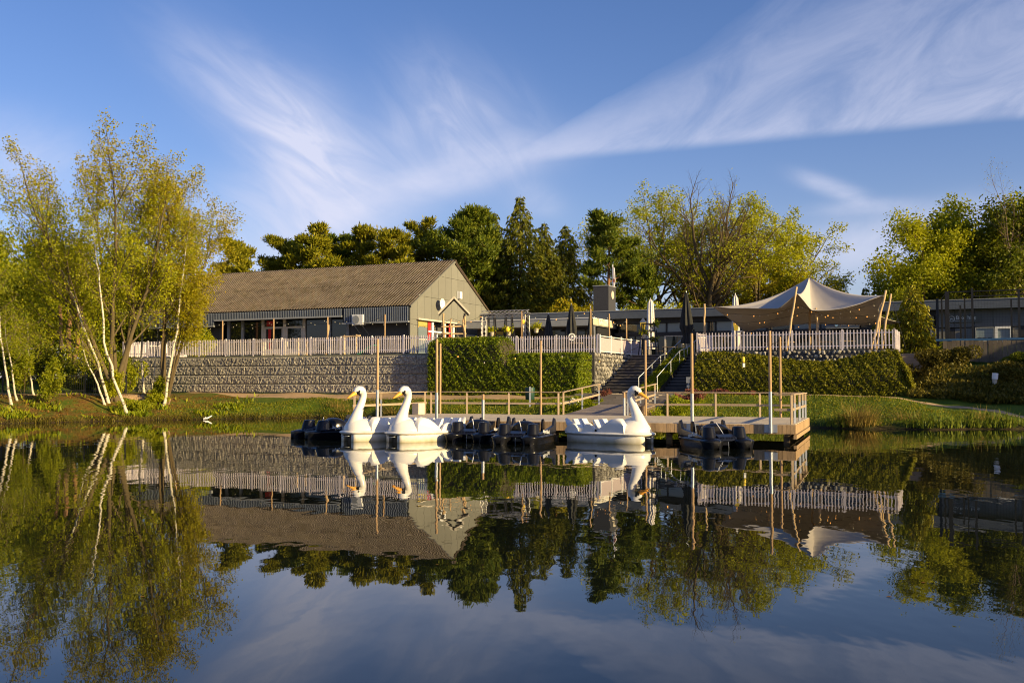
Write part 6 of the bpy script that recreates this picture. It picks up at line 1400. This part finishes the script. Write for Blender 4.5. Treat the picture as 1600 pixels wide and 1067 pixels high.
x, y = PW(1428, 63.5); z = gz(x, y); spruce('young_pine', 'bushy young pine between the tent poles and the ball court', x, y, z, py_z(444, y) - z, 2.3, 163, M['lf_pine2'], None, 30, 'pine tree', .03, 1.7, .6)
shrub('dark round bush beside the bushy young pine', 1402, 67, 2.8, 3.4, 164, 'lf_dark', None, 5200, .12, 3.6)
GSL = 'shrubs on the slope below the ball court'
for i, (px, Y, w, h, lf, lab) in enumerate(((1428, 57.6, 2.3, 1.5, 'lf_olive', 'olive shrub at the end of the stone strip'), (1460, 57.1, 2.2, 1.35, 'lf_olive', 'golden olive shrub at the start of the board fence'), (1500, 56.6, 1.9, 1.2, 'lf_olive', 'olive shrub in front of the board fence'), (1412, 57.2, 1.8, 1.4, 'lf_hedge2', 'green shrub behind the end of the olive hedge'), (1590, 55.4, 1.8, .9, 'lf_dark', 'low dark shrub at the far end of the board fence'), (1590, 52.5, 2.2, 1.2, 'lf_olive', 'shrub on the slope above the path at the picture edge'))):
    shrub(lab, px, Y, w, h, 170 + i, lf, GSL, 4600, .10)
# ------------------------------------------------------------------ ground cover, lawn, waterside plants
def scatter(name, pts, hgt, m, seed, wd=.5, lean=.5, tilt=None):
    """upright blade-like faces standing on the ground"""
    rng = np.random.default_rng(seed); n = len(pts); az = rng.uniform(0, 6.283, n); al = np.c_[np.cos(az) * lean * rng.uniform(.2, 1, n), np.sin(az) * lean * rng.uniform(.2, 1, n), np.ones(n)]; T, B = rand_frames(n, rng, 0, al)
    ln = hgt * rng.uniform(.6, 1.4, n); C = pts + T * (ln * .42)[:, None]; return quads(name, C, T, B, ln, np.maximum(ln * wd, .006), rng.uniform(0, 1, n), m)
rng = np.random.default_rng(200)
n = 60000; a = rng.uniform(-2.9, 16, n); b = rng.uniform(54.7, 61.4, n); xy = np.array([W(i, j)[:2] for i, j in zip(a, b)]); keep = (xy[:, 0] < 34) & (b > 54.75 - .18 * np.clip(a - 1, 0, 30)) ; xy = xy[keep]; bb = b[keep]; aa = a[keep]
gap_ = (bb < 59.2) | (rng.uniform(0, 1, len(bb)) < .35); xy = xy[gap_]; hump = .14 + .30 * np.clip(.5 + .5 * np.sin(xy[:, 0] * 1.7 + 1.2 * np.sin(xy[:, 1] * 1.9)) + rng.normal(0, .2, len(xy)), 0, 1)
pts = np.c_[xy, ground(xy[:, 0], xy[:, 1]) + rng.uniform(0, 1, len(xy)) ** .7 * hump]; stuff(link('ground_cover', scatter('ground_cover', pts, .17, M['lf_olive'], 201, .5, 1.4)))
n = 175000; xl = rng.uniform(-20, 30, n); yl = rng.uniform(43, 62, n); al_, bl_ = AB(xl, yl); d = yl - shore(xl)
ok = (d > .22) & np.where(al_ < -20.3, bl_ < 51.3 + .25 * np.sin(xl * 1.9), bl_ < 54.0) & ~((al_ > -20.2) & (al_ < -14.2) & (bl_ > 48.2)) & ~((al_ > -2) & (bl_ > 52.3 - .55 * np.clip(al_, 0, 99))) & ~((al_ > -23) & (al_ < -5.4) & (bl_ < 43.2)) & ~((al_ > -17.4) & (al_ < -14.3) & (bl_ < 49))
ok &= rng.uniform(0, 1, n) > litter_w(xl, yl) * .93
xl, yl = xl[ok], yl[ok]; pts = np.c_[xl, yl, ground(xl, yl) - .01]; stuff(link('lawn_grass', scatter('lawn_grass', pts, .095, M['lf_grass'], 202, .30, .7)))
n = 13000; xl = rng.uniform(-34, 12, n); d = np.abs(rng.normal(.12, .22, n)); yl = shore(xl) + d; al_, bl_ = AB(xl, yl); ok = ~((al_ > -23) & (al_ < -5.4) & (bl_ < 43.2)) & (rng.uniform(0, 1, n) < .35 + .5 * np.sin(xl * 1.1) ** 2); xl, yl = xl[ok], yl[ok]
pts = np.c_[xl, yl, ground(xl, yl) - .02]; stuff(link('bank_grass', scatter('bank_grass', pts, .20, M['lf_olive'], 203, .16, .9)))
n = 12000; xl = rng.uniform(-34, -15, n); yl = shore(xl) + rng.uniform(.3, 9, n); ok = rng.uniform(0, 1, n) < litter_w(xl, yl); xl, yl = xl[ok], yl[ok]; T, B = rand_frames(len(xl), rng, 2.0); ln = rng.uniform(.06, .13, len(xl)); M['lf_litter'] = leafmat('fallen_leaf', [(.12, .06, .015), (.22, .11, .02), (.30, .17, .035), (.16, .10, .02)], .2)
stuff(link('leaf_litter', quads('leaf_litter', np.c_[xl, yl, ground(xl, yl) + .03], T, B, ln, ln * .7, rng.uniform(0, 1, len(xl)), M['lf_litter'])))
n = 5000; xl = rng.uniform(-34, -16, n); yl = shore(xl) + np.abs(rng.normal(0, 2.6, n)) + .3; ok = np.sin(xl * 1.4) + np.sin(yl * 2.1 + xl) > .5; xl, yl = xl[ok], yl[ok]; stuff(link('undergrowth', scatter('undergrowth', np.c_[xl, yl, ground(xl, yl)], .3, M['lf_green'], 204, .3, .9)))
# clumps of iris leaves and the big tuft of dry sedge on the right bank
def clump(name, label, x, y, n, h, w, m, seed, group=None, lean=.35, wd=.12, m2=None):
    rng = np.random.default_rng(seed); c = thing(name, label, 'waterside plant', (x, y, gz(x, y)), 0, group); P = np.c_[rng.normal(0, w * .4, n), rng.normal(0, w * .3, n), np.full(n, -.05)]
    az = np.arctan2(P[:, 1], P[:, 0]) + rng.normal(0, .7, n); k = lean * rng.uniform(.1, 1.2, n); Cs, Ts, Bs, Ls, Ws = [], [], [], [], []; ln = h * rng.uniform(.55, 1.2, n)
    base = P.copy(); t = np.c_[np.cos(az) * k, np.sin(az) * k, np.ones(n)]
    for s in range(3):
        tt_ = t / np.linalg.norm(t, axis=1)[:, None]; side = np.c_[-np.sin(az), np.cos(az), np.zeros(n)]; sl_ = ln / 3
        Cs.append(base + tt_ * (sl_ * .5)[:, None]); Ts.append(tt_); Bs.append(side * .8 + rng.normal(0, .15, (n, 3))); Ls.append(sl_ * 1.25); Ws.append(h * wd * (1.1 - .32 * s) * np.ones(n)); base = base + tt_ * sl_[:, None]; t = t + np.c_[np.cos(az) * k * 1.0, np.sin(az) * k * 1.0, -.25 * k * (s + 1)]
    link('leaves', quads('leaves', np.concatenate(Cs), np.concatenate(Ts), np.concatenate(Bs), np.concatenate(Ls), np.concatenate(Ws), np.tile(rng.uniform(0, 1, n), 3), m), c); return c
GI = 'iris clumps along the right shore'
wh = ('at the picture edge', 'one step in from the picture edge', 'below the picture-edge shrub', 'with two tall crossing blades', 'in the widest part of the row', 'before the end of the olive hedge slope', 'beside the dark bank root', 'at the start of the row near the hedge corner', 'standing alone left of the row', 'beside the dry sedge on its far side', 'between the sedge and the landing stage')
for i, px in enumerate((1592, 1570, 1548, 1530, 1510, 1490, 1468, 1447, 1426, 1302, 1322)):
    Yc = 44.8; 
    for _ in range(5): Yc = float(shore(px_x(px, Yc))) + .25
    clump('iris_clump', 'clump of upright green iris leaves ' + wh[i], px_x(px, Yc), Yc, 34 + (i * 7) % 16, .62 + .1 * ((i * 5) % 3), .62, M['lf_reed'], 300 + i, GI)
Yc = 45.3; clump('dry_sedge', 'large arching tuft of dry yellow sedge on the right shore', px_x(1338, Yc), float(shore(px_x(1338, Yc))) + .3, 520, 1.15, .8, M['lf_straw'], 330, None, .75, .034)
for i, (px, dd_, lab) in enumerate(((1420, 1.5, 'small reddish dry grass tuft on the lawn above the iris row'), (1536, 1.6, 'small dry grass tuft on the lawn near the picture edge'), (540, .6, 'reddish dry grass tuft on the bank behind the first swan'), (585, .7, 'reddish dry grass tuft on the bank between the two swan necks'), (528, 1.2, 'pale dry grass tuft on the bank left of the swans'), (612, .5, 'tall dry grass tuft on the bank beside the cream block'))):
    Yc = 46.0 if px > 1000 else 58
    for _ in range(6): Yc = float(shore(px_x(px, Yc))) + dd_
    clump('dry_grass', lab, px_x(px, Yc), Yc, 150, .7, .8, M['lf_straw'], 340 + i, 'dry grass tufts', .8, .035)
for i, (px, Y, lab) in enumerate(((1192, 46, 'thin pale reeds behind the landing stage near the tall poles'), (1262, 47, 'thin pale reeds behind the railed end of the landing stage'), (805, 49.6, 'thin pale reeds behind the back railing before the low hedge'), (860, 49, 'thin pale reeds beside the ramp railing'), (1180, 45.6, 'short reeds behind the landing stage deck'))):
    clump('reed_clump', lab, px_x(px, Y), Y, 26, .95, 1.3, M['lf_reed'], 360 + i, 'thin reeds behind the landing stage', .25, .045)
# flower beds
def bed(name, a0, a1, b0, b1, n, h, m, seed):
    rng = np.random.default_rng(seed); a = rng.uniform(a0, a1, n); b = rng.uniform(b0, b1, n); xy = np.array([W(i, j)[:2] for i, j in zip(a, b)]); pts = np.c_[xy, ground(xy[:, 0], xy[:, 1]) + rng.uniform(0, h, n) * (.6 + .4 * np.sin(xy[:, 0] * 4))]; return stuff(link(name, scatter(name, pts, .11, m, seed, .5, 1.1)))
bed('heather_bed', -14.3, -10.6, 53.6, 54.4, 3200, .28, M['lf_heather'], 401); bed('heather_bed', -14.1, -12.6, 50.6, 51.6, 1500, .42, M['lf_heather'], 402); bed('white_flowers', -19.2, -18.2, 47.6, 48.6, 500, .35, M['lf_white'], 403); bed('flower_foliage', -19.6, -17.5, 46.5, 49.5, 3200, .32, M['lf_green'], 404); bed('flower_foliage', -14.1, -12.2, 45.5, 50, 3400, .42, M['lf_green'], 405); bed('heather_bed', -18.6, -17.6, 50.2, 51.2, 700, .35, M['lf_heather'], 406)
for i, (px, Y, s, lab) in enumerate(((1046, 49.5, .42, 'largest white stone beside the landing stage'), (1056, 49.8, .26, 'small white stone next to the largest one'), (1340, 45.9, .22, 'small grey stone at the foot of the sedge'))):
    x, y, z = put(px, Y); t = thing('bank_stone', lab, 'stone', (x, y, z + s * .2), i * 1.1, 'stones on the bank'); o = link('stone_body', stones[i], t, (0, 0, 0)); o.scale = (s, s, s * .8)
    if i < 2:
        o.data = o.data.copy(); o.data.materials[0] = M['cream']

# wood on the bank to the right, beyond the frame: it shades the lower right bank
rng = np.random.default_rng(500); cs = []; rs_ = []
for k in range(24):
    yy = 33 + k * 1.2; xx = 43 + rng.uniform(-2, 3) + .1 * yy; hh = 9.6 + rng.uniform(-.5, .6)
    for zz in (.2, .5, .8): cs.append((xx + rng.uniform(-1, 1), yy, hh * zz)); rs_.append((2.4, 2.2, hh * .22))
wo_ = link('wood', blobby('wood', rng, cs, rs_, 13000, 1.05, M['lf_dark'])); stuff(wo_)

GEV = 'dark evergreens filling the gaps behind the conifers'
for i, (px, Y, w, top, lab) in enumerate(((400, 124, 9, 402, 'dark evergreen filling the gap beside the two-topped pine'), (480, 126, 9, 396, 'dark evergreen filling the gap left of the pointed pine'), (556, 126, 9, 392, 'dark evergreen filling the gap left of the broad pine'), (632, 126, 9, 382, 'dark evergreen filling the gap by the ridge end'), (722, 128, 9, 372, 'dark evergreen filling the gap beside the flat-topped pine'), (795, 130, 9, 390, 'dark evergreen behind the foot of the great spruce'), (868, 130, 8, 404, 'dark evergreen behind the spruces by the chimney'))):
    shrub(lab, px, Y, w, py_z(top, Y) - TZ, 600 + i, 'lf_pine' if i % 2 else 'lf_pine2', GEV, 6000, .34, TZ, 'evergreen_tree', 14)
n = 70; C = np.c_[rng.uniform(-16, 16, n), rng.uniform(9, 46, n), np.full(n, .006)]; d_ = C[:, 1] < shore(C[:, 0]) - .5; C = C[d_]; n = len(C); T = np.c_[rng.normal(size=(n, 2)), np.zeros(n)]; T /= np.linalg.norm(T, axis=1)[:, None]; B = np.c_[-T[:, 1], T[:, 0], np.zeros(n)]; ln = rng.uniform(.03, .08, n)
stuff(link('floating_leaves', quads('floating_leaves', C, T, B, ln, ln * .7, rng.uniform(0, 1, n), M['lf_litter'])))

for i, (px, Y, w, top, lf, lab) in enumerate(((1448, 108, 9, 385, 'lf_green', 'rounded green tree filling the wood behind the little pine'), (1478, 112, 15, 352, 'lf_green', 'rounded green tree filling the wood behind the ball court corner'), (1540, 112, 15, 340, 'lf_dark', 'rounded deep green tree filling the wood behind the ball court'), (1606, 110, 15, 330, 'lf_dark', 'rounded deep green tree filling the wood at the picture edge'))):
    shrub(lab, px, Y, w, py_z(top, Y) - 4.4, 620 + i, lf, GRT, 9000, .42, 4.4, 'leafy_tree', 16)
shrub('dark bush between the bushy young pine and the ball court', 1450, 65.5, 2.6, 2.6, 631, 'lf_dark', None, 4800, .13)
